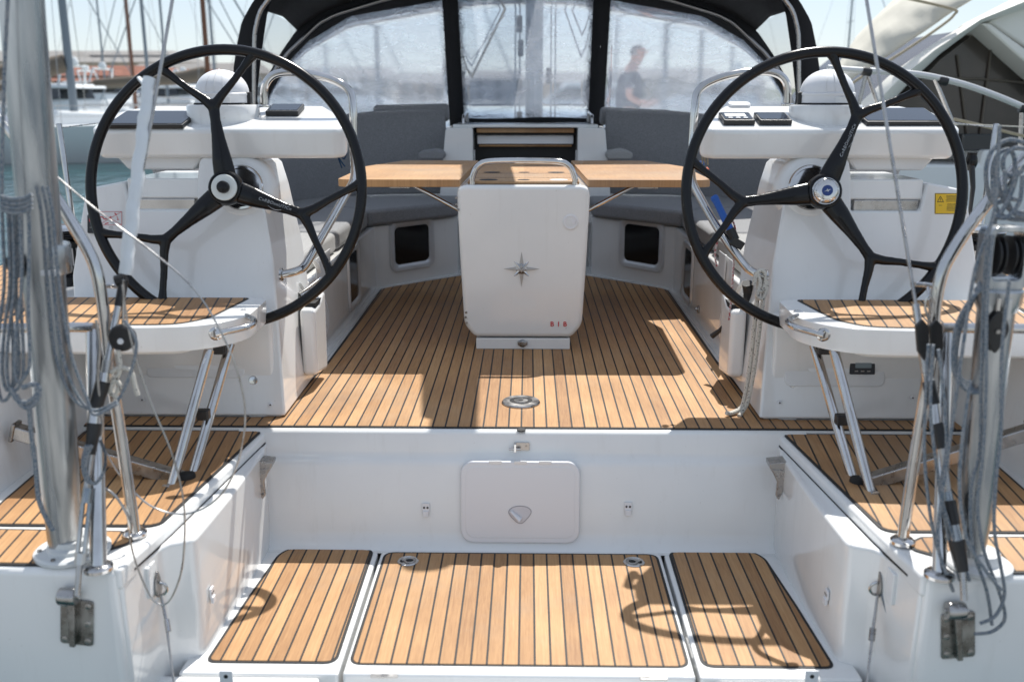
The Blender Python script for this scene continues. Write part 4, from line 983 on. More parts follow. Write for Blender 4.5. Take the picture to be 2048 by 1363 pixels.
# ================================================================ the man on the foredeck
def person():
    t = thing('person', P(1262, 238, y=8.6), 'person in a dark T-shirt looking down at a phone, seen through the hood window', 'person')
    H = P(1276, 84, y=8.6); gz = H.z-1.76; X0 = P(1258, 150, y=8.6).x; Y0 = 8.6
    skin = mat('skin', (.50, .26, .19), .6); shirt = mat('navy_shirt', (.012, .022, .05), .9); trous = mat('dark_trousers', (.02, .028, .05), .9); hair = mat('grey_hair', (.10, .09, .09), .9)
    def skel(name, verts, edges, rad, m, parent, sub=2, root=0):
        off = wloc(parent)
        me = bpy.data.meshes.new(name); me.from_pydata([Vector(v)-off for v in verts], edges, []); o = bpy.data.objects.new(name, me); C.objects.link(o)
        o.parent = parent; me.materials.append(m)
        md = o.modifiers.new('skin', 'SKIN'); md.use_smooth_shade = True
        for i, r in enumerate(rad):
            sv = me.skin_vertices[0].data[i]; sv.radius = r if hasattr(r, '__len__') else (r, r); sv.use_root = (i == root)
        if sub: s_ = o.modifiers.new('sub', 'SUBSURF'); s_.levels = sub; s_.render_levels = sub
        return o
    g = lambda x, y, z: Vector((X0+x, Y0+y, gz+z))
    # facing right (+x), turned a little aft
    V_ = [g(0, 0, .93), g(.0, 0, 1.10), g(.01, 0, 1.30), g(.02, 0, 1.43), g(.05, -.01, 1.50), g(.09, -.02, 1.56), g(.10, -.02, 1.66), g(.10, -.02, 1.71),
          g(.0, -.09, .86), g(.02, -.10, .50), g(-.02, -.10, .09), g(.13, -.11, .04),
          g(.0, .09, .86), g(.03, .10, .50), g(.02, .10, .09), g(.16, .11, .04),
          g(.01, -.17, 1.40), g(-.02, -.23, 1.13), g(.20, -.16, 1.03), g(.28, -.12, 1.05),
          g(.03, .17, 1.40), g(.02, .22, 1.13), g(.22, .12, 1.05), g(.30, .07, 1.08)]
    E_ = [(0, 1), (1, 2), (2, 3), (3, 4), (4, 5), (5, 6), (6, 7), (0, 8), (8, 9), (9, 10), (10, 11), (0, 12), (12, 13), (13, 14), (14, 15), (3, 16), (16, 17), (17, 18), (18, 19), (3, 20), (20, 21), (21, 22), (22, 23)]
    Rr = [(.12, .10), (.115, .095), (.12, .10), (.09, .08), (.058, .058), (.068, .075), (.085, .10), (.06, .07),
          (.085, .085), (.058, .058), (.042, .045), (.045, .035), (.085, .085), (.058, .058), (.042, .045), (.045, .035),
          (.065, .06), (.045, .045), (.033, .033), (.026, .030), (.065, .06), (.045, .045), (.033, .033), (.026, .030)]
    skel('body', V_, E_, Rr, skin, t)
    # clothing over the torso and legs
    T_ = [0, 1, 2, 3]; 
    skel('tshirt', [V_[0], V_[1], V_[2], V_[3], V_[16], V_[16].lerp(V_[17], .75), V_[20], V_[20].lerp(V_[21], .75)], [(0, 1), (1, 2), (2, 3), (3, 4), (4, 5), (3, 6), (6, 7)],
         [(.175, .145), (.165, .135), (.178, .138), (.135, .115), (.08, .075), (.065, .062), (.08, .075), (.065, .062)], shirt, t)
    skel('trousers', [V_[0]+Vector((0, 0, -.02)), V_[8], V_[9], V_[10]+Vector((0, 0, .03)), V_[12], V_[13], V_[14]+Vector((0, 0, .03))], [(0, 1), (1, 2), (2, 3), (0, 4), (4, 5), (5, 6)],
         [(.17, .14), (.105, .105), (.078, .078), (.062, .065), (.105, .105), (.078, .078), (.062, .065)], trous, t)
    hd = g(.095, -.02, 1.665)
    MB().lathe(hd+Vector((-.012, 0, -.01)), [(.083*math.cos(a), .045+.068*math.sin(a)-.04) for a in [R(-30+12*i) for i in range(11)]], (-.45, 0, 1), 20).build('hair', hair, t)
    MB().tube([hd+Vector((.085, 0, .0)), hd+Vector((.118, 0, -.022)), hd+Vector((.095, 0, -.035))], [.010, .014, .011], 8).build('nose', skin, t)
    for q in (-1, 1):
        MB().lathe(hd+Vector((-.005, q*.078, -.01)), [(.022, 0), (.026, .008), (.015, .012), (0, .010)], (0, q, 0), 14).build('ear', skin, t)
        MB().lathe(hd+Vector((.076, q*.032, .012)), [(.011, 0), (.008, .008), (0, .010)], (1, 0, 0), 12).build('eye', mat('eye', (.02, .02, .02), .2), t)
    MB().tube([hd+Vector((.086, -.025, -.062)), hd+Vector((.093, 0, -.060)), hd+Vector((.086, .025, -.062))], .006, 6).build('mouth', mat('lip', (.35, .12, .1), .5), t)
    for wr, q in ((V_[19], -1), (V_[23], 1)):
        for k in range(4):
            b0 = wr+Vector((.012, -q*.014+q*.010*k*.6, -.012+.011*k)); ln = (.055, .066, .062, .048)[3-k]
            MB().tube([b0, b0+Vector((ln*.5, 0, .008)), b0+Vector((ln*.75, -q*.012, .012)), b0+Vector((ln*.85, -q*.028, .010))], [.010, .009, .008, .006], 8).build('finger', skin, t)
        MB().tube([wr+Vector((.0, -q*.010, .018)), wr+Vector((.025, -q*.020, .034)), wr+Vector((.045, -q*.022, .040))], [.012, .010, .008], 8).build('thumb', skin, t)
    ph = MB().box((V_[19]+V_[23])/2+Vector((.062, .0, .030)), (.012, .075, .145), Matrix.Rotation(R(-35), 3, 'Y')).build('mobile_phone', blkp, None, bevel=.004)
    tag(ph, 'dark mobile phone held by the person behind the hood window', 'phone')
    for i_ in (11, 15): MB().tube([V_[i_-1]+Vector((-.02, 0, -.05)), V_[i_]+Vector((0, 0, -.0)), V_[i_]+Vector((.08, 0, -.01))], [.05, .052, .04], 12, flat=.8).build('shoe', blkp, t)
    # they stand on the foredeck
    return gz
GZ = person()
MB().box((P(1258, 150, y=8.6).x, 8.6, GZ-.12), (1.6, 1.6, .22)).build('foredeck_hatch', gel, yacht, bevel=.02)
# ================================================================ pushpit, backstays, ropes in the foreground
def TY(pts, r, name, m, parent=None, n=12, smooth_=5, **k):
    """tube through photo points given as (px, py, depth y)"""
    q = [P(a, b, y=c) for a, b, c in pts]
    if smooth_: q = cr(q, smooth_)
    return MB().tube(q, r, n, **k).build(name, m, parent)
def flange(c, r, m, parent, nm='foot', z=.012, ax=(0, 0, 1)):
    return MB().lathe(c, [(r, -.002), (r, z*.5), (r*.8, z), (r*.55, z*1.2)], ax, 28).build(nm, m, parent)
zb = -.012
for s in (-1, 1):
    sd = {-1: 'left', 1: 'right'}[s]
    # bent rail with its forward leg
    pp = thing('pushpit', P(270, 1070, z=zb) if s < 0 else P(1805, 1085, z=zb), 'polished steel pushpit rail on the %s stern corner' % sd, 'pushpit', 'stern pushpit rails')
    if s < 0:
        B_ = [(270, 1068), (262, 1010), (240, 860), (218, 720), (212, 660), (204, 600), (194, 545), (176, 500), (140, 440), (108, 390), (70, 335), (20, 262), (-40, 190)]
    else:
        B_ = [(1805, 1083), (1812, 1030), (1832, 900), (1858, 740), (1866, 670), (1872, 600), (1884, 545), (1902, 508), (1940, 450), (1985, 392), (2030, 340), (2090, 270), (2150, 200)]
    TY([(a, b, -.86+.004*i) for i, (a, b) in enumerate(B_)], .0155, 'bent_tube', steel, pp, 16, 4)
    flange(P(*B_[0], z=zb), .032, steel, pp)
    cx_ = (197, 1136) if s < 0 else (1878, 1150)
    base = P(*cx_, z=zb)
    up = P(188 if s < 0 else 1893, 660, y=-.82)
    MB().tube([base, base.lerp(up, .5), up], .0205 if s < 0 else .0165, 16).build('leg', steel, pp)
    flange(base, .036, steel, pp)
    rl = [(188, 655), (130, 654), (0, 657), (-80, 660)] if s < 0 else [(1884, 655), (1960, 656), (2048, 657), (2120, 660)]
    TY([(a, b, -.83) for a, b in rl], .0130, 'cross_rail', steel, pp, 14, 3)
    tb_ = [(194, 572), (215, 571), (237, 572)] if s < 0 else [(1830, 568), (1850, 569), (1876, 574)]
    TY([(a, b, -.80) for a, b in tb_], .0065, 'eye_arm', steel, pp, 10, 2)
# thick davit post on the left
pl = thing('davit_post', P(148, 1100, z=zb), 'thick reflection-streaked alloy davit post on a round white base at the left edge', 'post')
pol = mat('reflection_streaked_alloy', (.40, .41, .42), .22, .95); noisy(pol, 5, (.22, .25, .28), (.58, .58, .57), .35, .66, rough=(.18, .45), stretch=(4, 4, .5))  # streaky reflections along the tubes are put into the alloy colour
bp_ = P(146, 1100, z=zb)
t0, t1 = P(131, 1085, y=bp_.y), P(38, -60, y=bp_.y-.02)
t2 = t1+(t1-t0).normalized()*.9
MB().tube([t0, t0.lerp(t1, .12), t1, t2], [.042, .0475, .0475, .0475], 28).build('tube', pol, pl)
MB().lathe(bp_+Vector((0, 0, -.002)), [(.094, 0), (.094, .008), (.088, .012), (.062, .013), (.060, .022), (.048, .026), (.045, .04)], (0, 0, 1), 44).build('base', mat('painted_base', (.60, .62, .62), .35), pl, smooth=30)
for k in range(6):
    a = R(20+60*k); MB().lathe(bp_+Vector((.078*math.cos(a), .078*math.sin(a), .010)), [(.006, 0), (.006, .004), (0, .004)], (0, 0, 1), 10).build('bolt', steeld, pl)
cA = P(96, 515, y=bp_.y); ax_ = (t1-t0).normalized()
MB().lathe(cA-ax_*.035, [(.0505, 0), (.0525, .004), (.0525, .066), (.0505, .07)], ax_, 32).build('collar', pol, pl)
MB().tube([cA+Vector((-.042, -.032, .0)), cA+Vector((-.055, -.050, -.004)), cA+Vector((-.040, -.058, -.03))], [.022, .026, .020], 10).build('clamp_lever', blkp, pl)
MB().box(cA+Vector((.015, -.052, -.028)), (.07, .006, .014)).build('tape_band', plas, pl, bevel=.002)
# furler / mainsheet post on the right with its sheave box
pr = thing('sheet_post', P(1962, 1130, z=zb), 'alloy post with an open double sheave head at the right edge', 'post')
bp2 = P(1958, 1128, z=zb)
u0, u1 = P(1940, 1105, y=bp2.y), P(1992, 620, y=bp2.y+.02)
MB().tube([u0, u0.lerp(u1, .15), u1], [.034, .040, .042], 26).build('tube', pol, pr)
MB().lathe(bp2+Vector((0, 0, -.002)), [(.078, 0), (.078, .008), (.070, .014), (.05, .016), (.045, .04)], (0, 0, 1), 40).build('base', mat('painted_base2', (.66, .67, .67), .35), pr)
hb = P(2004, 525, y=bp2.y+.02); HX = Vector((1, 0, 0)); HZ = (u1-u0).normalized()
hf = frame3(hb, HX, HZ, HX.cross(HZ))
o1 = rrect(0, .012, .098, .150, .022); o2 = rrect(0, .018, .070, .112, .014)
vs = [hf(a, b, .030) for a, b in o1]; v2 = [hf(a, b, .030) for a, b in o2]; v3 = [hf(a, b, -.030) for a, b in o2]; v4 = [hf(a, b, -.030) for a, b in o1]
MB().grid([r_+[r_[0]] for r_ in (vs, v2, v3, v4, vs)]).build('head_frame', pol, pr, bevel=.003)
MB().lathe(hf(0, -.115, 0), [(.043, 0), (.052, .02), (.054, .05), (.050, .055)], HZ, 30).build('head_collar', pol, pr)
for k in (-.018, .018):
    MB().lathe(hf(k-.008, .018, 0), [(.046, 0), (.046, .003), (.036, .006), (.036, .010), (.046, .013), (.046, .016)], HX, 28).build('sheave', blkp, pr)
MB().cyl(hf(-.05, .018, 0), hf(.05, .018, 0), .006, 12).build('pin', steel, pr)
MB().prism([hf(a, b, .055) for a, b in rrect(-.005, -.10, .012, .05, .004)], hf(0, 0, .012)-hf(0, 0, 0)).build('tang', pol, pr, bevel=.002)
bk = thing('pulley_block', P(1992, 660, y=bp2.y-.05), 'small black pulley block hanging in front of the right post', 'pulley block', 'black pulley blocks')
bc = P(1990, 660, y=bp2.y-.055); bf = frame3(bc, (1, 0, 0), (0, 0, 1), (0, -1, 0))
for k in (-.012, .008):
    MB().prism([bf(a, b, k) for a, b in cr([(0, .048, 0), (.016, .03, 0), (.026, .004, 0), (.016, -.026, 0), (0, -.052, 0), (-.016, -.026, 0), (-.026, .004, 0), (-.016, .03, 0)], 4, True) for a, b in [(a, b)]] if False else [bf(p.x, p.y, k) for p in cr([(0, .048, 0), (.016, .03, 0), (.026, .004, 0), (.016, -.026, 0), (0, -.052, 0), (-.016, -.026, 0), (-.026, .004, 0), (-.016, .03, 0)], 4, True)], (0, -.005, 0)).build('cheek', blkp, bk, bevel=.0015)
MB().lathe(bf(0, 0, -.010), [(.021, 0), (.016, .004), (.016, .014), (.021, .018)], (0, -1, 0), 22).build('sheave', rub, bk)
MB().lathe(bf(0, 0, .014), [(.006, 0), (.005, .003), (0, .003)], (0, -1, 0), 12).build('axle', steeld, bk)
MB().tube([bf(0, .045, 0), bf(0, .075, 0)], .005, 8).build('shackle', steel, bk)

# ---- backstays with turnbuckles and chainplates
def stay(s, pts, sleeve, wire, sd):
    t = thing('backstay', P(*pts[0], y=-1.03), {-1: 'left backstay in a peeling white sleeve, with turnbuckle and chainplate', 1: 'right backstay of bare wire, with taped turnbuckle and chainplate'}[s], 'backstay', 'split backstays')
    def Y(py): return -1.12+(1250-py)/1250*.55
    q = [P(a, b, y=Y(b)) for a, b in pts]
    # wire from the swage to the masthead
    top = P(*wire[0], y=Y(wire[0][1])); bot = P(*wire[1], y=Y(wire[1][1]))
    d_ = (top-bot)
    MB().tube([bot, top, top+d_*3, Vector((0, 5.4, 15.5))], .0048, 8).build('wire', steelb, t)
    if sleeve:
        a, b = P(*sleeve[0], y=Y(sleeve[0][1])), P(*sleeve[1], y=Y(sleeve[1][1]))
        pts_ = [a.lerp(b, i/24)+Vector((.0022*math.sin(i*1.3), .002*math.cos(i*2.1), 0)) for i in range(25)]
        slm = mat('sleeve_white', (.62, .66, .69), .5); noisy(slm, 14, (.44, .38, .30), (.63, .67, .70), .16, .34, bump=.3, bscale=30)
        MB().tube(pts_, [.0165+.001*math.sin(i*2.7) for i in range(25)], 16).build('sleeve', slm, t)
        MB().tube([b+Vector((-.028, -.005, .004)), b+Vector((-.012, -.005, -.014)), b+Vector((-.004, -.01, -.045)), b+Vector((.006, -.01, -.07))], [.010, .016, .013, .004], 10, flat=.4).build('torn_end', slm, t)
    return t, Y, q
tL, YL, _ = stay(-1, [(155, 1240)], ((250, 548), (300, 158)), ((345, 0), (250, 540)), 'left')
tR, YR, _ = stay(1, [(1915, 1260)], None, ((1733, 0), (1832, 612)), 'right')
def seg(t, Y, a, b, r, name, m, n=14, r2=None):
    return MB().tube([P(*a, y=Y(a[1])), P(*b, y=Y(b[1]))], [r, r2 or r], n).build(name, m, t)
seg(tL, YL, (248, 560), (238, 612), .012, 'fork_cover', blkp); seg(tL, YL, (252, 556), (232, 562), .015, 'fork_head', blkp)
seg(tL, YL, (237, 610), (216, 722), .0095, 'swage', steel); seg(tL, YL, (216, 720), (209, 765), .013, 'stud', steelb, r2=.011)
seg(tL, YL, (209, 745), (206, 765), .0165, 'collar', steel); seg(tL, YL, (206, 762), (190, 818), .0185, 'tape', blkp, r2=.0175)
seg(tL, YL, (190, 816), (187, 850), .0155, 'sleeve_ring', steel); seg(tL, YL, (189, 846), (181, 908), .0185, 'tape', blkp, r2=.012)
seg(tL, YL, (182, 905), (172, 985), .0085, 'threaded_rod', steelb)
seg(tL, YL, (177, 975), (173, 1005), .0135, 'nut', pol)
for k in (-1, 1): MB().tube([P(173+k*7, 1003, y=YL(1003)), P(160+k*7, 1125, y=YL(1125))], .006, 10).build('turnbuckle_side', pol, tL)
seg(tL, YL, (160, 1120), (154, 1190), .0075, 'threaded_rod', steelb); seg(tL, YL, (163, 1105), (160, 1128), .0125, 'nut', pol)
seg(tR, YR, (1831, 608), (1844, 690), .0095, 'swage', steel); seg(tR, YR, (1844, 690), (1851, 745), .0120, 'stud', steelb, r2=.010)
seg(tR, YR, (1854, 745), (1857, 765), .0135, 'collar', steel); seg(tR, YR, (1857, 762), (1867, 808), .0155, 'tape', blkp, r2=.0165)
seg(tR, YR, (1867, 806), (1871, 848), .0140, 'sleeve_ring', steel); seg(tR, YR, (1872, 846), (1885, 895), .0170, 'tape', blkp, r2=.015)
seg(tR, YR, (1884, 892), (1896, 985), .0085, 'threaded_rod', steelb)
seg(tR, YR, (1892, 982), (1895, 1000), .0145, 'nut', pol); seg(tR, YR, (1896, 1000), (1906, 1048), .0185, 'tape', blkp, r2=.0165)
seg(tR, YR, (1906, 1048), (1913, 1082), .0150, 'sleeve_ring', pol); seg(tR, YR, (1913, 1080), (1926, 1142), .0205, 'tape', blkp, r2=.013)
seg(tR, YR, (1925, 1140), (1928, 1200), .0080, 'threaded_rod', steelb)
for s, t, (cx_, cy_), tilt in ((-1, tL, (155, 1242), -.10), (1, tR, (1915, 1268), .10)):
    c = P(cx_, cy_, y=-1.045); f = frame3(c, (math.cos(tilt), 0, math.sin(tilt)*s*-1*0), (tilt*-s*0+0, 0, 1), (0, -1, 0))
    u = Vector((1, 0, .12*s*-1*-1)).normalized(); v = Vector((-u.z, 0, u.x)); f = frame3(c, u, v, (0, -1, 0))
    MB().prism([f(a, b) for a, b in rrect(0, 0, .084, .128, .008)], (0, -.005, 0)).build('chainplate', steeld, t, bevel=.002)
    for a in (-.029, .029):
        for b in (-.050, 0, .050):
            if a*s > 0 and b == 0: continue
            MB().lathe(f(a, b, .005), [(.0085, 0), (.0078, .002), (.004, .0025), (.0035, .001), (0, .001)], (0, -1, 0), 16).build('bolt', steelb, t)
    # standing lug and clevis
    MB().prism([f(a, b, 0.0) for a, b in [(-.010, -.06), (-.016, .05), (-.020, .082), (-.004, .090), (.002, .05), (.004, -.06)]], (0, -.024, 0)).build('lug', steeld, t, bevel=.002)
    cc = f(-.014*1, .082, .022)
    MB().lathe(cc-Vector((.022, 0, 0)), [(.020, 0), (.022, .003), (.022, .041), (.020, .044)], (1, 0, 0), 22).build('clevis', steelb, t)
    MB().cyl(cc-Vector((.028, 0, 0)), cc+Vector((.030, 0, 0)), .007, 12).build('clevis_pin', steel, t)

# ---- ropes
def rope(pts, y, r, m, label, group=None, n=8, parent=None, sm=6, jit=0):
    rr = random.Random(hash(tuple(pts[0])) % 999)
    q = [P(a+rr.uniform(-jit, jit), b+rr.uniform(-jit, jit), y=(c[0] if c else y)) for a, b, *c in pts]
    o = MB().tube(cr(q, sm), r, n).build('rope' if parent is None else 'strand', m, parent)
    if parent is None: tag(o, label, 'rope', group)
    return o
cl = thing('rope_coil', P(60, 430, y=-1.08), 'coil of grey blue rope hung on the left side of the davit post', 'rope coil', 'hanging rope coils')
rr = random.Random(11)
for k in range(4):
    a = 10+k*11+rr.uniform(-3, 3); w_ = 16+rr.uniform(0, 10); bt = 760+rr.uniform(-35, 25)
    rope(([(a+8, -40), (a-2, 180)] if k < 1 else [])+[(a-6, 400), (a-1, 560), (a-12, 660), (a-w_/2-6, 740), (a-6, bt+20), (a+w_/2+4, bt-5), (a+w_/2+6, 700), (a+12, 600), (a+14, 480), (a+12, 400)], -1.055-.012*k, .0042, ropeg, '', parent=cl, n=8)
for k in range(4):
    rope([(2, 392+k*9), (25, 398+k*9), (48, 396+k*9), (64, 388+k*9)], -1.135, .0046, ropeg, '', parent=cl)
for k in range(2):
    rope([(22+k*10, 775+k*14), (36+k*8, 800+k*10), (60, 802+k*12), (78, 780+k*12), (70, 768), (45, 775)], -1.13, .0058, ropeg, '', parent=cl)
rope([(58, 800), (62, 860), (72, 940), (78, 1000), (100, 1050), (108, 1060)], -1.06, .0058, ropeg, 'rope tail trailing down behind the thick davit post')
c2 = thing('rope_coil', P(110, 430, y=-1.10), 'coil of grey blue rope looped across the front of the davit post', 'rope coil', 'hanging rope coils')
for k in range(3):
    a = 88+k*9+rr.uniform(-2, 3); d_ = k*9+rr.uniform(-4, 4)
    rope([(a-14, 372), (a-8, 400), (a-2, 440), (a+6, 540), (a+14+d_*.3, 640), (a+26+d_*.5, 720), (a+58+d_*.3, 795), (190, 818+d_*.5), (235, 800+d_*.3), (262+d_*.3, 740), (272+d_*.4, 690), (262+d_*.2, 660), (248, 640)][:13 if k % 3 == 0 else 9], -1.02-.010*k, .0041, ropeg, '', parent=c2)
for k in range(3):
    rope([(172+k*6, 890), (165+k*3, 925), (172+k*3, 958), (192, 965), (208, 940), (210, 905), (200, 880)][:7], -1.0, .0040, ropeg, '', parent=c2)
rope([(192, 640), (200, 690), (196, 760), (205, 860), (182, 900), (190, 960), (230, 990), (260, 1040), (262, 1060)], -.93, .0035, steelb, 'thin grey line running down past the left pushpit leg')
# slack wire lifelines, left
rope([(62, 300), (110, 350), (200, 425), (300, 500), (390, 580), (450, 680), (482, 770), (490, 850), (470, 940), (430, 1000), (370, 1027), (300, 1010), (240, 950), (205, 890)], -.84, .0026, steelb, 'slack steel wire looping from the left post over the step', 'slack wires')
rope([(245, 570), (262, 680), (300, 800), (345, 910), (368, 1010), (366, 1120), (350, 1180), (328, 1208), (300, 1190), (270, 1120), (257, 1060)], -.98, .0026, steelb, 'slack steel wire drooping over the left stern corner', 'slack wires')
# pad eyes with a wire and a cord each
for s in (-1, 1):
    sd = {-1: 'left', 1: 'right'}[s]
    e0 = P(314 if s < 0 else 1760, 1168, x=s*.978)
    pe = thing('pad_eye', e0, 'steel pad eye holding a wire and a cord, %s inner stern corner' % sd, 'pad eye', 'stern pad eyes')
    MB().prism([e0+Vector((0, a, b)) for a, b in [(p.x, p.y) for p in cr([(0, .040, 0), (.014, .015, 0), (.018, -.02, 0), (0, -.038, 0), (-.018, -.02, 0), (-.014, .015, 0)], 4, True)]], (-s*.006, 0, 0)).build('plate', steeld, pe, bevel=.002)
    MB().tube([e0+Vector((-s*.008-s*.018*math.sin(a), 0, -.012+.018*math.cos(a))) for a in [math.pi*i/10 for i in range(11)]], .004, 8).build('eye', steel, pe)
    if s < 0:
        MB().tube([P(320, 1180, y=-.86), P(332, 1240, y=-.90), P(338, 1290, y=-.94), P(352, 1400, y=-1.0)], [.0035, .0045, .003, .003], 8).build('wire', steelb, pe)
        MB().tube([P(333, 1238, y=-.90), P(337, 1262, y=-.92)], .0075, 10).build('crimp', steel, pe)
        MB().tube(cr([P(312, 1182, y=-.86), P(290, 1260, y=-.92), P(252, 1400, y=-1.0)], 4), .0062, 8).build('cord', ropew, pe)
    else:
        MB().tube([P(1755, 1190, y=-.86), P(1746, 1260, y=-.90), P(1738, 1330, y=-.96), P(1730, 1400, y=-1.0)], [.0035, .0045, .003, .003], 8).build('wire', steelb, pe)
        MB().tube([P(1746, 1255, y=-.90), P(1743, 1280, y=-.92)], .0085, 10).build('crimp', steeld, pe)
        MB().tube(cr([P(1764, 1185, y=-.86), P(1788, 1270, y=-.92), P(1822, 1400, y=-1.0)], 4), .0055, 8).build('cord', ropeg, pe)
# left: black block and tied cords near the pushpit
b2 = thing('pulley_block', P(245, 680, y=-.88), 'black pulley block beside the left backstay', 'pulley block', 'black pulley blocks')
c_ = P(245, 675, y=-.88)
MB().lathe(c_+Vector((0, .012, 0)), [(.030, 0), (.034, .004), (.034, .020), (.030, .024), (0, .024)], (0, -1, 0), 26).build('cheek', blkp, b2)
MB().lathe(c_+Vector((0, -.013, -.006)), [(.008, 0), (.007, .004), (0, .004)], (0, -1, 0), 14).build('axle', plas, b2)
MB().tube([P(247, 560, y=-.88), P(247, 600, y=-.88), P(246, 650, y=-.88)], .004, 8).build('strop', steel, b2)
kn = thing('knotted_cord', P(240, 740, y=-.9), 'knotted pale cord by the left pulley block', 'cord')
for q in ([(222, 745), (240, 735), (262, 742), (270, 770), (276, 790)], [(225, 755), (240, 770), (228, 790), (215, 775)], [(236, 700), (240, 740), (222, 775), (238, 800)]):
    MB().tube(cr([P(a, b, y=-.90) for a, b in q], 4), .0062, 8).build('strand', ropew, kn)
# right: bundle of grey ropes falling from the post head
c3 = thing('rope_coil', P(1900, 560, y=-1.0), 'long bundle of grey blue ropes hanging past the right backstay', 'rope coil', 'hanging rope coils')
rr = random.Random(5)
RB = [
 [(1856, 690), (1850, 800), (1850, 900), (1858, 1000), (1870, 1080), (1900, 1170), (1935, 1225), (1965, 1262), (1995, 1240)],
 [(1866, 690), (1862, 820), (1872, 930), (1885, 1010), (1902, 1100), (1930, 1190)],
 [(1876, 700), (1890, 800), (1892, 900), (1880, 980), (1902, 1060), (1938, 1160)],
 [(2000, 250), (1990, 420), (1950, 540), (1925, 700), (1905, 850), (1882, 1000), (1875, 1090), (1905, 1180)],
 [(1978, 470), (1968, 560), (1962, 760), (1958, 900), (1940, 980), (1945, 1090), (1972, 1180), (1985, 1250)],
 [(1985, 470), (1975, 600), (1972, 800), (1962, 930), (1955, 1010), (1968, 1100), (1998, 1180), (2010, 1235), (1985, 1262), (1950, 1268)],
 [(2020, 560), (2006, 700), (2000, 860), (1992, 960), (1990, 1060), (2000, 1130), (2008, 1190), (1992, 1230), (1960, 1245)],
 [(1940, 760), (1925, 880), (1920, 980), (1935, 1080), (1970, 1140), (2000, 1180)],
]
for i, q in enumerate(RB): rope(q, -1.03-.011*i, .0043, ropeg, '', parent=c3, jit=2)
c4 = thing('rope_coil', P(1935, 700, y=-.95), 'short loops of grey rope hung over the right cross rail', 'rope coil', 'hanging rope coils')
for k in range(4):
    rope([(1962, 560+k*6), (1942-k*3, 610), (1920-k*3, 660), (1912-k*2, 720+k*4), (1920, 752+k*5), (1940, 768+k*5), (1962, 772+k*4)], -.97-.012*k, .0048, ropeg, '', parent=c4)
c5 = thing('rope_coil', P(2010, 330, y=-.80), 'tangled knot of grey ropes tied round the right pushpit tube', 'rope coil', 'hanging rope coils')
kk = [
 [(2048, 285), (2015, 280), (1985, 300), (1972, 340), (1978, 390), (1998, 405), (2020, 380), (2030, 330), (2020, 300), (1995, 310), (1985, 350), (2000, 390), (2040, 400)],
 [(2060, 300), (2030, 296), (2008, 315), (2010, 345), (2035, 350), (2050, 330)],
 [(1992, 330), (2000, 380), (2020, 420), (2048, 425)], [(1985, 360), (1990, 410), (2012, 435), (2050, 440)],
 [(2010, 340), (2012, 390), (2030, 428), (2060, 432)], [(2035, 340), (2025, 380), (2005, 420), (1990, 440), (1992, 470)],
 [(2045, 350), (2040, 400), (2020, 430), (2005, 436), (1985, 430)]]
for i, q in enumerate(kk): rope(q, -.84-.012*i, .0054, ropeg, '', parent=c5)
# shackle strap on the right stay and black block
b3 = thing('pulley_block', P(1850, 670, y=-.90), 'black double block lashed to the right pushpit below the bench', 'pulley block', 'black pulley blocks')
for k in (-14, 14): MB().prism([P(1856+k+a, 680+b, y=-.90) for a, b in [(-14, -30), (0, -44), (12, -30), (14, 10), (4, 40), (-10, 20)]], (0, -.012, 0)).build('cheek', blkp, b3, bevel=.003)
MB().tube(cr([P(a, b, y=-.91) for a, b in [(1858, 640), (1850, 612), (1858, 590), (1868, 612), (1862, 640)]], 4), .0035, 8).build('shackle', steel, b3)
MB().tube([P(1858, 590, y=-.90), P(1856, 575, y=-.86)], .004, 8).build('pin', steel, b3)

# ropes on the helm rails
rope([(1520, 548, .15), (1514, 600, .14), (1508, 660, .14), (1500, 730, .15), (1490, 790, .16), (1482, 815, .16), (1462, 826, .13), (1453, 825, .12)], .15, .0085, ropew, 'white flecked rope hanging from the right grab rail to the deck')
rope([(1530, 550, .15), (1526, 600, .13), (1516, 680, .13), (1508, 740, .14), (1496, 800, .15), (1485, 822, .15), (1478, 832, .12)], .14, .0080, ropew, 'shorter end of the flecked rope beside the first strand')
kn2 = thing('rope_knot', P(1522, 560, y=.14), 'hitch of flecked rope round the foot of the right grab rail', 'knot')
for q in ([(1508, 570), (1512, 548), (1524, 540), (1532, 552), (1526, 578), (1512, 582)], [(1514, 545), (1520, 565), (1514, 590), (1526, 596), (1534, 570), (1530, 548)]):
    MB().tube(cr([P(a, b, y=.125) for a, b in q], 4), .0075, 8).build('strand', ropew, kn2)
rope([(1434, 492, .22), (1436, 470, .24), (1446, 458, .25), (1456, 470, .24), (1464, 440, .25), (1472, 470, .24), (1468, 520, .2), (1464, 580, .2), (1458, 640, .2)], .2, .0036, roper, 'thin red flecked cord tied to the blue brush on the right rail')
rope([(1434, 480, .22), (1430, 510, .22), (1434, 532, .22)], .2, .0034, roper, 'short dangling end of the red flecked cord')
br = thing('blue_brush', P(1450, 450, y=.22), 'blue handled brush strapped along the right grab rail', 'brush')
MB().tube(cr([P(1427, 392, y=.27), P(1434, 405, y=.26), P(1447, 432, y=.24), P(1462, 462, y=.22)], 4), [.011, .014, .015, .014, .013, .013, .013, .013, .013, .0135, .014, .014, .013], 14).build('handle', blu, br)
MB().tube([P(1460, 458, y=.22), P(1470, 480, y=.21)], .018, 10).build('strap', blkp, br); MB().box(P(1474, 486, y=.20), (.05, .02, .03), Matrix.Rotation(R(30), 3, 'Y')).build('head', blkp, br, bevel=.004)
bl = thing('blue_line_end', P(1408, 336, y=.5), 'small blue and orange float by the right grab rail', 'float')
MB().lathe(P(1402, 328, y=.50), [(.0, -.012), (.012, -.008), (.014, 0), (.010, .010), (0, .012)], (0, 0, 1), 14).build('blue_bead', blu, bl)
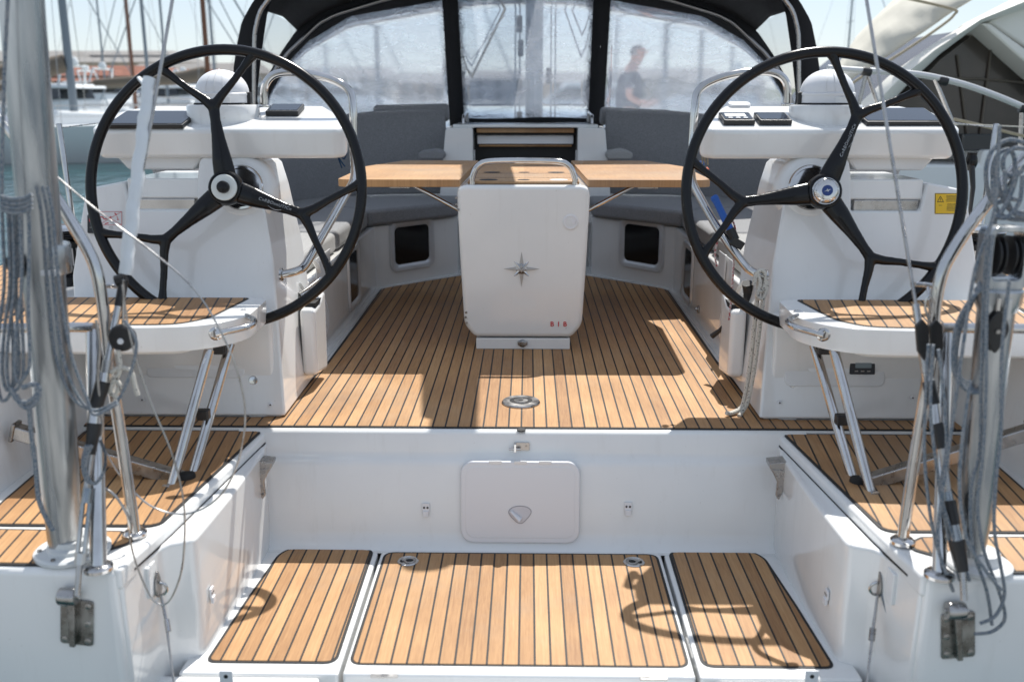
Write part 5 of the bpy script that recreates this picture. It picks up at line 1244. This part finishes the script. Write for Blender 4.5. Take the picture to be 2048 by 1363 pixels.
MB().lathe(P(1414, 338, y=.50), [(.0, -.008), (.008, -.005), (.009, 0), (0, .009)], (0, 0, 1), 12).build('orange_bead', mat('orange', (.6, .1, .03), .4), bl)
for i, q in enumerate(([(1412, 255), (1408, 290), (1410, 325)], [(1418, 258), (1414, 290), (1416, 330)], [(1405, 262), (1404, 300), (1405, 328)])):
    rope(q, .42, .0030, ropet, ['left', 'middle', 'right'][i]+' of three tan cords hanging behind the right wheel rim', 'three tan cords')
rope([(1420, 250), (1412, 270), (1422, 285), (1414, 300), (1420, 312), (1428, 308)], .40, .005, ropew, 'flecked cord knotted at the inner end of the right console')
ey = MB().lathe(P(672, 258, y=.45), [(.020, 0), (.020, .006), (.010, .010), (.010, .02), (.017, .024), (.017, .034), (0, .036)], (1, 0, 0), 22).build('cleat_button', steel)
tag(ey, 'round steel button with blue cords at the inner end of the left console', 'button')
for i, q in enumerate(([(680, 256), (690, 270), (684, 290), (676, 310), (684, 336)], [(684, 256), (696, 275), (694, 300), (688, 318), (680, 305)], [(680, 262), (672, 285), (676, 312), (690, 333)])):
    rope(q, .42, .0028, ropeb, ['navy cord with the longest end', 'navy cord looped to the right', 'navy cord swinging left'][i]+', tied to the left console button', 'navy cords')
# small thing on the pale cushion, right
cap = thing('cap', P(1530, 455, y=.9), 'navy cap with a red cord lying on the pale right cushion', 'cap')
MB().lathe(P(1534, 448, y=.9), [(0, .05), (.04, .045), (.06, .02), (.065, 0)], (0, 0, 1), 20).build('crown', mat('navy_cloth', (.01, .015, .06), .9), cap)
MB().tube(cr([P(1521, 442, y=.88), P(1519, 450, y=.88), P(1521, 462, y=.88)], 4), .004, 6).build('cord', red, cap)

# ================================================================ winches and stanchions
for s in (-1, 1):
    sd = {-1: 'left', 1: 'right'}[s]
    wc = P(128 if s < 0 else 1968, 440, y=.62); wc.z = .405
    wn = thing('winch', wc, 'black and chrome sheet winch on the %s side deck' % sd, 'winch', 'sheet winches')
    MB().lathe(wc, [(.125, 0), (.120, .03), (.09, .045)], (0, 0, 1), 36).build('base', blk, wn)
    MB().lathe(wc+Vector((0, 0, .045)), [(.078, 0), (.070, .03), (.069, .10), (.082, .145), (.085, .16)], (0, 0, 1), 48).build('drum', mat('drum_black%d' % s, (.02, .02, .02), .3, .5), wn)
    for k in range(28):
        a = 2*math.pi*k/28; MB().box(wc+Vector((.074*math.cos(a), .074*math.sin(a), .105)), (.006, .006, .07), Matrix.Rotation(a, 3, 'Z')).build('drum_rib', steel, wn)
    for z in (.165, .188): MB().lathe(wc+Vector((0, 0, z)), [(.092, 0), (.096, .004), (.092, .008), (.07, .012)], (0, 0, 1), 44).build('feeder_jaw', blk, wn)
    MB().lathe(wc+Vector((0, 0, .205)), [(.085, 0), (.090, .006), (.085, .016), (.05, .022), (.028, .023), (.026, .012), (0, .012)], (0, 0, 1), 44).build('top_cap', steel, wn)
    st_ = P(118 if s < 0 else 1992, 250, y=1.6); sb = P(138 if s < 0 else 1972, 388, y=1.55)
    sn = thing('stanchion', sb, 'steel stanchion leaning outboard behind the %s winch' % sd, 'stanchion', 'guard rail stanchions')
    MB().tube([sb+(sb-st_).normalized()*.15, sb, st_], .0135, 14).build('tube', steel, sn)
    MB().lathe(st_, [(.0145, 0), (.013, .006), (0, .007)], (st_-sb).normalized(), 14).build('cap', steel, sn)
    MB().tube([st_-(st_-sb)*.04, Vector((s*2.45, 3.6, 1.02)), Vector((s*2.3, 6, 1.06))], .003, 6).build('guard_wire', steelb, sn)
# ================================================================ harbour behind
ZW = -.75
wm = mat('harbour_water', (.006, .045, .052), .06); wm.node_tree.nodes['Principled BSDF'].inputs['Specular IOR Level'].default_value = .5
tcn = N(wm, 'ShaderNodeTexCoord'); mpn = N(wm, 'ShaderNodeMapping'); mpn.inputs['Scale'].default_value = (1, .45, 1); L(wm, tcn.outputs['Object'], mpn.inputs[0])
nw = N(wm, 'ShaderNodeTexNoise', Scale=1.6, Detail=5, Distortion=.4); L(wm, mpn.outputs[0], nw.inputs['Vector'])
bw = N(wm, 'ShaderNodeBump', Strength=.9, Distance=.18); L(wm, nw.outputs[0], bw.inputs['Height']); L(wm, bw.outputs[0], bsdf(wm).inputs['Normal'])
nw2 = N(wm, 'ShaderNodeTexNoise', Scale=.25, Detail=3); L(wm, tcn.outputs['Object'], nw2.inputs['Vector'])
rw = N(wm, 'ShaderNodeValToRGB'); rw.color_ramp.elements[0].color = (.006, .042, .048, 1); rw.color_ramp.elements[1].color = (.014, .085, .09, 1)
rw.color_ramp.elements[0].position = .35; rw.color_ramp.elements[1].position = .65
L(wm, nw2.outputs[0], rw.inputs[0]); L(wm, rw.outputs[0], bsdf(wm).inputs['Base Color'])
o = MB().add([(-900, -200, ZW), (900, -200, ZW), (900, 1500, ZW), (-900, 1500, ZW)], [[0, 1, 2, 3]]).build('water', wm); tag(o, kind='structure')
conc = mat('quay_concrete', (.28, .28, .27), .85); noisy(conc, .6, (.21, .21, .205), (.32, .32, .31))
o = MB().box((0, 190, -.4), (700, 110, 1.6)).build('quay', conc, bevel=0); tag(o, kind='structure')
o = MB().box((0, -13.8, -.72), (120, 24.0, .34)).build('dock', conc, bevel=.02); tag(o, kind='structure')
hillm = mat('hill_scrub', (.07, .10, .05), .95); noisy(hillm, .08, (.05, .08, .035), (.14, .14, .08))
rr = random.Random(4)
rows = []
for i in range(41):
    x = -420+i*21; h = 9+4*math.sin(i*.45)+3*math.sin(i*.21+1)+rr.uniform(-.6, .6)
    rows.append([Vector((x, 300, 0)), Vector((x, 330, h*.6)), Vector((x, 380, h)), Vector((x, 460, 0))])
o = MB().grid(rows).build('hill', hillm); tag(o, kind='structure')
# ---- houses
def wallm(c):
    m = mat('render_wall', c, .9); noisy(m, .8, tuple(v*.85 for v in c), tuple(min(1, v*1.1) for v in c)); return m
roofr = mat('red_tiles', (.34, .11, .06), .9); noisy(roofr, 1.2, (.17, .065, .042), (.27, .11, .07))
roofg = mat('grey_roof', (.22, .21, .20), .9); winm = mat('window_dark', (.03, .035, .045), .25)
walls = [wallm(c) for c in ((.42, .37, .29), (.50, .46, .40), (.36, .30, .24), (.30, .31, .33), (.52, .40, .28))]
def house(x, y, w_, d_, h, wi, roof, lab, floors=2, grp='houses along the harbour'):
    t = thing('house' if w_ < 30 else 'long_building', (x, y, .4), lab, 'house' if w_ < 30 else 'building', grp)
    MB().box((x, y, .4+h/2), (w_, d_, h)).build('wall', walls[wi], t)
    rm = roofr if roof else roofg; rh = w_*.12 if w_ < 30 else 1.2; rh = min(rh, 2.2)
    MB().add([(x-w_/2-.4, y-d_/2-.4, .4+h), (x+w_/2+.4, y-d_/2-.4, .4+h), (x+w_/2+.4, y+d_/2+.4, .4+h), (x-w_/2-.4, y+d_/2+.4, .4+h), (x-w_/2+1, y, .4+h+rh), (x+w_/2-1, y, .4+h+rh)],
             [[0, 1, 5, 4], [2, 3, 4, 5], [1, 2, 5], [3, 0, 4], [0, 3, 2, 1]]).build('roof', rm, t, smooth=0)
    nwd = max(2, int(w_/3.4))
    for f_ in range(floors):
        for k in range(min(nwd, 12)):
            xx = x-w_/2+(k+.5)*w_/min(nwd, 12); zz = .4+h*(f_+.55)/floors
            MB().box((xx, y-d_/2-.03, zz), (1.0, .10, 1.35)).build('window', winm, t)
def HX(px, y): return P(px, 200, y=y).x
hs = [(60, 205, 26, 14, 8.0, 1, 0, 'broad pale block rising behind the masts at the far left'), (170, 215, 44, 12, 9.6, 3, 0, 'long grey building with a flat pale roof on the skyline, left'),
      (265, 200, 30, 12, 7.6, 0, 0, 'long sandy building just left of the left wheel'), (130, 160, 10, 8, 4.6, 0, 1, 'small sandy house with red roof nearest the left post'),
      (172, 150, 9, 8, 3.2, 4, 1, 'low ochre house with red roof left of the near mast'), (215, 152, 13, 8, 4.0, 2, 1, 'brown walled house with the widest red roof, left of the wheel'),
      (255, 168, 11, 8, 4.8, 0, 1, 'sandy house with red roof touching the left wheel rim'), (300, 172, 12, 9, 4.4, 1, 1, 'cream house with red roof seen through the left wheel'),
      (350, 180, 14, 9, 5.2, 2, 0, 'brown flat roofed house inside the left wheel'), (392, 176, 12, 9, 4.6, 3, 1, 'grey house with red roof inside the left wheel near its spoke'),
      (450, 178, 16, 9, 5.0, 0, 0, 'sandy house behind the left compass dome')]
for (px_, y_, w_, d_, h_, wi, rf, lab) in hs: house(HX(px_, y_), y_, w_, d_, h_, wi, rf, lab, 2)
gx = [(620, 200), (700, 190), (800, 205), (980, 200), (1150, 196), (1330, 200), (1440, 190)]
gl_ = ['leftmost', 'second', 'third', 'fourth', 'fifth', 'sixth', 'last']
for i, (px_, y_) in enumerate(gx): house(HX(px_, y_), y_, 15+3*(i % 3), 10, 3.6+.8*(i % 2), i % 5, 0, 'hazy house seen through the hood windows, %s of seven from the left' % gl_[i], 2, 'houses behind the hood windows')
# ---- trees on the quay
leafm = mat('dark_foliage', (.035, .06, .025), .9); noisy(leafm, 2, (.02, .04, .015), (.07, .10, .04)); bark = mat('bark', (.08, .06, .045), .9)
def tree(x, y, h, lab):
    t = thing('tree', (x, y, .4), lab, 'tree', 'trees on the quay'); r_ = random.Random(int(x*10))
    MB().tube([(x, y, .4), (x+.1, y, .4+h*.5)], [.22, .12], 8).build('trunk', bark, t)
    mb = MB()
    for _ in range(420):
        while True:
            v = Vector((r_.uniform(-1, 1), r_.uniform(-1, 1), r_.uniform(-1, 1)))
            if v.length < 1: break
        c = Vector((x, y, .4+h*.66))+Vector((v.x*h*.34, v.y*h*.34, v.z*h*.36))*(.8+.3*math.sin(v.x*7+v.z*5)); s_ = r_.uniform(.12, .32)
        u = Vector((r_.uniform(-1, 1), r_.uniform(-1, 1), r_.uniform(-1, 1))).normalized(); w2 = u.orthogonal().normalized()
        mb.add([c+u*s_, c+w2*s_, c-u*s_, c-w2*s_], [[0, 1, 2, 3]])
    mb.build('crown', leafm, t, smooth=0)
for px_, y_, h_, l_ in ((100, 148, 3.8, 'dark bushy tree beside the small sandy house'), (285, 158, 4.2, 'dark tree between two red roofed houses'), (335, 160, 3.6, 'dark tree inside the left wheel')): tree(HX(px_, y_), y_, h_, l_)
# ---- boats
hw = mat('boat_white', (.70, .72, .72), .25); hblu = mat('boat_pale_blue', (.42, .52, .56), .25); hnav = mat('boat_navy', (.02, .03, .07), .2)
wood = mat('varnished_wood', (.16, .06, .025), .35); tan = mat('sail_cover_tan', (.16, .13, .10), .9); creamc = mat('canvas_cream', (.60, .56, .46), .9); noisy(creamc, 2, (.52, .50, .43), (.60, .575, .50), bump=.15, bscale=5, dist=.03)
alub = mat('mast_grey', (.20, .23, .26), .4, .3); tealb = mat('hull_antifoul', (.02, .10, .11), .6); cab = mat('cabin_glass', (.02, .025, .03), .1)
def hull(t, x, y, L_, B, free, hd, m, stripe=None):
    R_ = Matrix.Rotation(hd, 3, 'Z'); rows = []
    for i in range(13):
        u = i/12; yy = (u-.35)*L_; b = B/2*(1-max(0, (u-.35)/.65)**2.2)*(.78+.22*min(1, u/.3)); sh = free*(1+.28*max(0, u-.3))
        rows.append([Vector((x, y, 0))+R_ @ Vector(v) for v in ((-b*.62, yy, ZW-.3), (-b*.92, yy, ZW+free*.4), (-b, yy, ZW+sh), (0, yy, ZW+sh+.04), (b, yy, ZW+sh), (b*.92, yy, ZW+free*.4), (b*.62, yy, ZW-.3))])
    mb = MB().grid(rows); mb.add(rows[0], [list(range(7))]); mb.build('hull', m, t, smooth=50)
    rb = [[r_[0]*.3+r_[1]*.7+ (r_[1]-r_[3]).normalized()*.02, r_[1]+(r_[1]-r_[3]).normalized()*.02] for r_ in rows]
    return R_
def sailboat(x, y, L_, hd, mh, mm, lab, hm=hw, cover=tan, r=.085, md=.05, free=None, spread=(.5,), rig=True, grp='moored sailing yachts'):
    t = thing('sailboat', (x, y, ZW), lab, 'sailboat', grp); B = L_*.32; fr_ = free or L_*.085
    R_ = hull(t, x, y, L_, B, fr_, hd, hm); o_ = Vector((x, y, ZW+fr_))
    q = lambda a, b, c: o_+R_ @ Vector((a, b, c))
    mb = MB(); c0 = [q(-B*.25, -.05*L_, 0), q(B*.25, -.05*L_, 0), q(B*.13, .38*L_, .0), q(-B*.13, .38*L_, .0)]; c1 = [q(-B*.20, -.03*L_, .45), q(B*.20, -.03*L_, .45), q(B*.08, .30*L_, .28), q(-B*.08, .30*L_, .28)]
    mb.add(c0+c1, [[0, 1, 2, 3], [4, 5, 6, 7], [0, 1, 5, 4], [1, 2, 6, 5], [2, 3, 7, 6], [3, 0, 4, 7]]); mb.build('cabin', hw, t, bevel=.05)
    mp0, mp1 = q(0, md*L_, .2), q(0, md*L_, mh)
    MB().tube([mp0, mp1], [r, r*.8], 10).build('mast', mm, t)
    bo = q(0, md*L_-.08*L_*4, 1.35)
    if cover: MB().tube(cr([q(0, md*L_-.1, 1.85), q(0, md*L_-.12*L_, 1.6), q(0, md*L_-.38*L_, 1.45)], 4), [.20, .21, .21, .20, .19, .17, .15, .12, .10], 10, flat=1.3, nrm=(0, 0, 1)).build('sail_cover', cover, t)
    for s_ in spread: MB().tube([q(-B*.26, md*L_, mh*s_), q(0, md*L_, mh*s_+.05), q(B*.26, md*L_, mh*s_)], .025, 6).build('spreader', mm, t)
    if rig:
        for a in (-1, 1): MB().tube([q(a*B*.45, md*L_, 0), q(a*B*.26, md*L_, mh*spread[0]), q(0, md*L_, mh*.97)], .010, 4).build('shroud', steelb, t)
        MB().tube([q(0, .62*L_, .3), q(0, md*L_, mh*.98)], .03, 5).build('forestay', alub, t)
        MB().tube([q(0, -.34*L_, .2), q(0, md*L_, mh)], .009, 4).build('backstay', steelb, t)
    for k in range(7):
        for a in (-1, 1):
            u = k/6; yy = (-.34+u*.85)*L_; b = B/2*.96*(1-max(0, (u*.85+.01-.35)/.65)**2.2 if u > .4 else 1)*.95
            if k % 2 == 0: MB().tube([q(a*b, yy, 0), q(a*b, yy, .6)], .014, 5).build('stanchion', steelb, t)
    for zz in (.3, .6):
        for a in (-1, 1):
            MB().tube([q(a*B/2*.93*(1-max(0, (k/6*.85+.01-.35)/.65)**2.2 if k/6 > .4 else 1), (-.34+k/6*.85)*L_, zz) for k in range(7)], .008, 4).build('guard_wire', steelb, t)
    return t
def onwater(px, py): return P(px, py, z=ZW)
A = onwater(150, 342)
sailboat(A.x-2.2, A.y+4.5, 11.5, R(-78), 13, alub, 'nearest white yacht across the water, its thick grey mast left of the wheel', hw, tan, .125, .02, 1.05, spread=(.42, .72))
def atd(px, d): return HX(px, d-3.2), d-3.2
ms = [(255, 46, 11, 12, wood, 'yacht with a dark brown mast rising between the left post and the wheel top', hw, None, .10), (288, 52, 12, 15, alub, 'yacht with a grey mast just right of the dark brown one', hblu, tan, .10),
      (402, 40, 12, 14, wood, 'yacht with the reddish varnished mast above the left wheel', hw, tan, .11), (445, 50, 10, 14, alub, 'yacht whose grey mast stands just left of the hood', hw, None, .075),
      (345, 62, 11, 15, alub, 'yacht with a thin mast crossing the top of the left wheel', hnav, None, .085), (205, 70, 11, 15, alub, 'yacht with a thin mast over the red roofs', hw, tan, .075),
      (160, 85, 12, 17, alub, 'far yacht with a pale mast beside the nearest one', hblu, None, .085), (70, 60, 11, 14, alub, 'yacht half hidden by the davit post', hw, tan, .08)]
for i, (px_, d_, L_, mh, mm, lab, hm, cv, r_) in enumerate(ms):
    x_, y_ = atd(px_, d_); sailboat(x_, y_, L_, R((-70, -100, -85, 100, 70, -95, 88, -80)[i]), mh, mm, lab, hm, cv, r_, .03, None, spread=((.45, .7), (.4, .65), (.5,), (.45,), (.5, .75), (.6,), (.5,), (.5,))[i], rig=True)
ms2 = [(590, 44), (665, 60), (742, 38), (1240, 55), (1345, 34), (1385, 46), (1470, 60), (1680, 75)]
for i, (px_, d_) in enumerate(ms2):
    x_, y_ = atd(px_, d_); sailboat(x_, y_, 10, R((-60, 80, -85, 95, 75, -95, 85, -90)[i]), 12+i % 3, alub, 'yacht blurred behind the hood windows, %s of eight from the left' % ['first', 'second', 'third', 'fourth', 'fifth', 'sixth', 'seventh', 'eighth'][i], (hw, hblu, hnav)[i % 3], None, .08, .03, spread=(.5,), grp='yachts behind the hood')
def motorboat(x, y, L_, hd, lab, hm=hw, name='motorboat', dome=True):
    t = thing(name, (x, y, ZW), lab, 'motorboat', 'moored motorboats'); B = L_*.34; f_ = L_*.11; R_ = hull(t, x, y, L_, B, f_, hd, hm); o_ = Vector((x, y, ZW+f_)); q = lambda a, b, c: o_+R_ @ Vector((a, b, c))
    def loft(a0, a1, nm, m, bv=.06):
        MB().add([q(*v) for v in a0+a1], [[3, 2, 1, 0], [4, 5, 6, 7], [0, 1, 5, 4], [1, 2, 6, 5], [2, 3, 7, 6], [3, 0, 4, 7]]).build(nm, m, t, bevel=bv)
    loft([(-B*.40, -.25*L_, 0), (B*.40, -.25*L_, 0), (B*.26, .32*L_, 0), (-B*.26, .32*L_, 0)], [(-B*.38, -.22*L_, .9), (B*.38, -.22*L_, .9), (B*.2, .18*L_, .8), (-B*.2, .18*L_, .8)], 'deckhouse', hw)
    loft([(-B*.385, -.16*L_, .95), (B*.385, -.16*L_, .95), (B*.24, .16*L_, .85), (-B*.24, .16*L_, .85)], [(-B*.36, -.14*L_, 1.35), (B*.36, -.14*L_, 1.35), (B*.2, .06*L_, 1.35), (-B*.2, .06*L_, 1.35)], 'window', cab)
    loft([(-B*.40, -.24*L_, 1.37), (B*.40, -.24*L_, 1.37), (B*.24, .08*L_, 1.37), (-B*.24, .08*L_, 1.37)], [(-B*.38, -.22*L_, 1.55), (B*.38, -.22*L_, 1.55), (B*.22, .05*L_, 1.6), (-B*.22, .05*L_, 1.6)], 'flybridge', hw)
    MB().tube([q(-B*.3, -.12*L_, 1.55), q(-B*.26, -.14*L_, 2.3), q(B*.26, -.14*L_, 2.3), q(B*.3, -.12*L_, 1.55)], .06, 8).build('arch', hw, t)
    if dome: MB().lathe(q(0, -.14*L_, 2.34), [(.22, 0), (.24, .15), (.16, .32), (0, .36)], (0, 0, 1), 16).build('radar_dome', hw, t)
    MB().tube([q(-B*.42, .1*L_, .0), q(-B*.42, .1*L_, .5), q(-B*.2, .5*L_, .75), q(0, .6*L_, .85), q(B*.2, .5*L_, .75), q(B*.42, .1*L_, .5)], .02, 5).build('bow_rail', steelb, t)
for i, (px_, d_, L_, hd, lab) in enumerate([(165, 58, 11, 80, 'white motorboat with a radar dome below the red roofs'), (225, 66, 12, -95, 'long white motorboat touching the left wheel rim'), (110, 42, 8, 75, 'small white motorboat right beside the davit post'), (270, 74, 11, 100, 'white motorboat behind the left wheel rim'), (330, 64, 10, 85, 'white motorboat low inside the left wheel'), (400, 72, 11, -80, 'white motorboat left of the compass dome'),
        (520, 56, 10, 90, 'motorboat behind the left leg of the hood'), (700, 66, 11, -85, 'motorboat blurred in the left hood window'), (1150, 48, 9, 95, 'motorboat blurred right of the mast'), (1420, 58, 11, 85, 'motorboat blurred in the right hood window')]):
    x_, y_ = atd(px_, d_); motorboat(x_, y_, L_, R(hd), lab)
# lamp post on the far quay
x_, y_ = atd(100, 100)
# ================================================================ the big motor yacht alongside, right
my = thing('motor_yacht', P(1900, 300, y=5.5), 'large white motor yacht with cream covers moored close on the right', 'motor yacht')
Y5 = 5.6
def slab(pts, y, th, nm, m, parent=my, **k):
    q = [P(a, b, y=y) for a, b in pts]; return MB().prism(q, (0, th, 0)).build(nm, m, parent, **k)
slab([(1610, 345), (1690, 335), (1700, 325), (1960, 330), (1968, 300), (2500, 300), (2500, 640), (1610, 640)], Y5, 5, 'hull', hw, bevel=.05)
slab([(1925, 268), (2500, 268), (2500, 302), (1925, 302)], Y5+.1, 4.8, 'black_band', cab, bevel=.01)
brn = mat('tinted_cabin', (.10, .075, .055), .25, coat=.3); noisy(brn, .9, (.018, .014, .011), (.075, .058, .047), .35, .65)
slab([(1720, 292), (1800, 205), (1880, 120), (1964, 55), (2060, 118), (2200, 210), (2400, 292)], Y5+.35, 4, 'cabin', brn)
hwc = mat('cream_moulding', (.78, .76, .70), .55)
up_ = [(1640, 300), (1700, 225), (1780, 150), (1860, 92), (1960, 32), (2060, -18), (2180, -70), (2340, -125), (2500, -170)]
lo_ = [(1712, 300), (1762, 228), (1812, 172), (1880, 108), (1963, 46), (2080, 8), (2200, -24), (2350, -70), (2500, -110)]
rows = [[P(*a, y=Y5-.05), P((a[0]+b[0])/2, (a[1]+b[1])/2, y=Y5-.12), P(*b, y=Y5-.05), P(*b, y=Y5+.7), P(*a, y=Y5+.7), P(*a, y=Y5-.05)] for a, b in zip(up_, lo_)]
MB().grid(rows).build('flybridge_arch', hwc, my, smooth=50)
slab([(1962, 46), (1980, 46), (2060, 104), (2160, 190), (2290, 300), (2250, 300), (2140, 204), (2050, 124)], Y5-.02, .5, 'window_frame', hwc, bevel=.03)
slab([(1975, 44), (2120, -30), (2500, -90), (2500, 300), (2290, 300), (2160, 186), (2060, 100)], Y5+.05, .6, 'side_panel', hwc, bevel=.03)
# canvas cover, draped with a wavy surface
cvp = [[(1648, 215), (1700, 160), (1800, 96), (1905, 24), (1990, -30)], [(1655, 175), (1696, 120), (1770, 64), (1860, 6), (1950, -50)], [(1672, 140), (1706, 92), (1756, 40), (1830, -16), (1910, -70)], [(1684, 120), (1716, 72), (1760, 28), (1820, -30), (1890, -90)]]
rows = []
for j in range(19):
    v = j/18*3; a = min(int(v), 2); t_ = v-a
    A_, B_ = cvp[a], cvp[a+1]; row = []
    for i in range(33):
        u = i/32*4; b = min(int(u), 3); w2 = u-b
        p0 = (A_[b][0]+(A_[b+1][0]-A_[b][0])*w2, A_[b][1]+(A_[b+1][1]-A_[b][1])*w2); p1 = (B_[b][0]+(B_[b+1][0]-B_[b][0])*w2, B_[b][1]+(B_[b+1][1]-B_[b][1])*w2)
        px_, py_ = p0[0]+(p1[0]-p0[0])*t_, p0[1]+(p1[1]-p0[1])*t_
        row.append(P(px_, py_, y=Y5+.1+.45*(j/18)**1.5*2+.014*math.sin(i*.9+j*.5)+.010*math.sin(i*2.1-j*.8)))
    rows.append(row)
MB().grid(rows).build('canvas_cover', creamc, my, solid=.02)
MB().tube(cr([P(a, b, y=Y5+.0) for a, b in [(1650, 222), (1700, 170), (1800, 108), (1880, 54), (1908, 30), (1904, 18), (1800, -6)]], 5), .012, 8).build('cover_piping', ropet, my)
polem = mat('pole_dull', (.12, .10, .08), .7)
for pts_ in ([(1915, 110), (1935, 270)], [(1985, 80), (1960, 275)]): MB().tube([P(a, b, y=Y5+.33) for a, b in pts_], .010, 6).build('cabin_pole', polem, my)
MB().tube([P(a, b, y=Y5+.32) for a, b in [(1850, 155), (1960, 158), (2100, 170)]], .010, 6).build('cabin_rail', polem, my)
MB().tube(cr([P(a, b, y=3.4) for a, b in [(1655, 136), (1690, 139), (1740, 142), (1820, 147), (1880, 157), (1950, 176), (2048, 215), (2140, 262)]], 4), .021, 12).build('guard_rail', mat('rail_satin', (.55, .56, .56), .35, .4), my)
for a, b in (((1733, 143), (1716, 215)), ((1733, 143), (1758, 215)), ((1868, 153), (1912, 262)), ((2044, 214), (2040, 300))): MB().tube([P(*a, y=3.4), P(*b, y=3.4)], .014, 10).build('rail_post', steelb, my)
for a in ((1733, 142), (1886, 160), (2048, 216)): MB().lathe(P(*a, y=3.4)-Vector((.03, 0, 0)), [(.028, 0), (.030, .01), (.030, .05), (.028, .06)], (1, 0, -.2), 12).build('rail_clamp', blkp, my)
rope([(1908, 238), (1960, 250), (2048, 272), (2140, 290)], 3.3, .010, ropet, 'tan mooring rope slanting down in front of the motor yacht')
rope([(1880, 248), (1960, 250), (2048, 254), (2140, 260)], 3.2, .004, ropew, 'thin pale line above the tan mooring rope')
# block of dark flats seen through the middle window
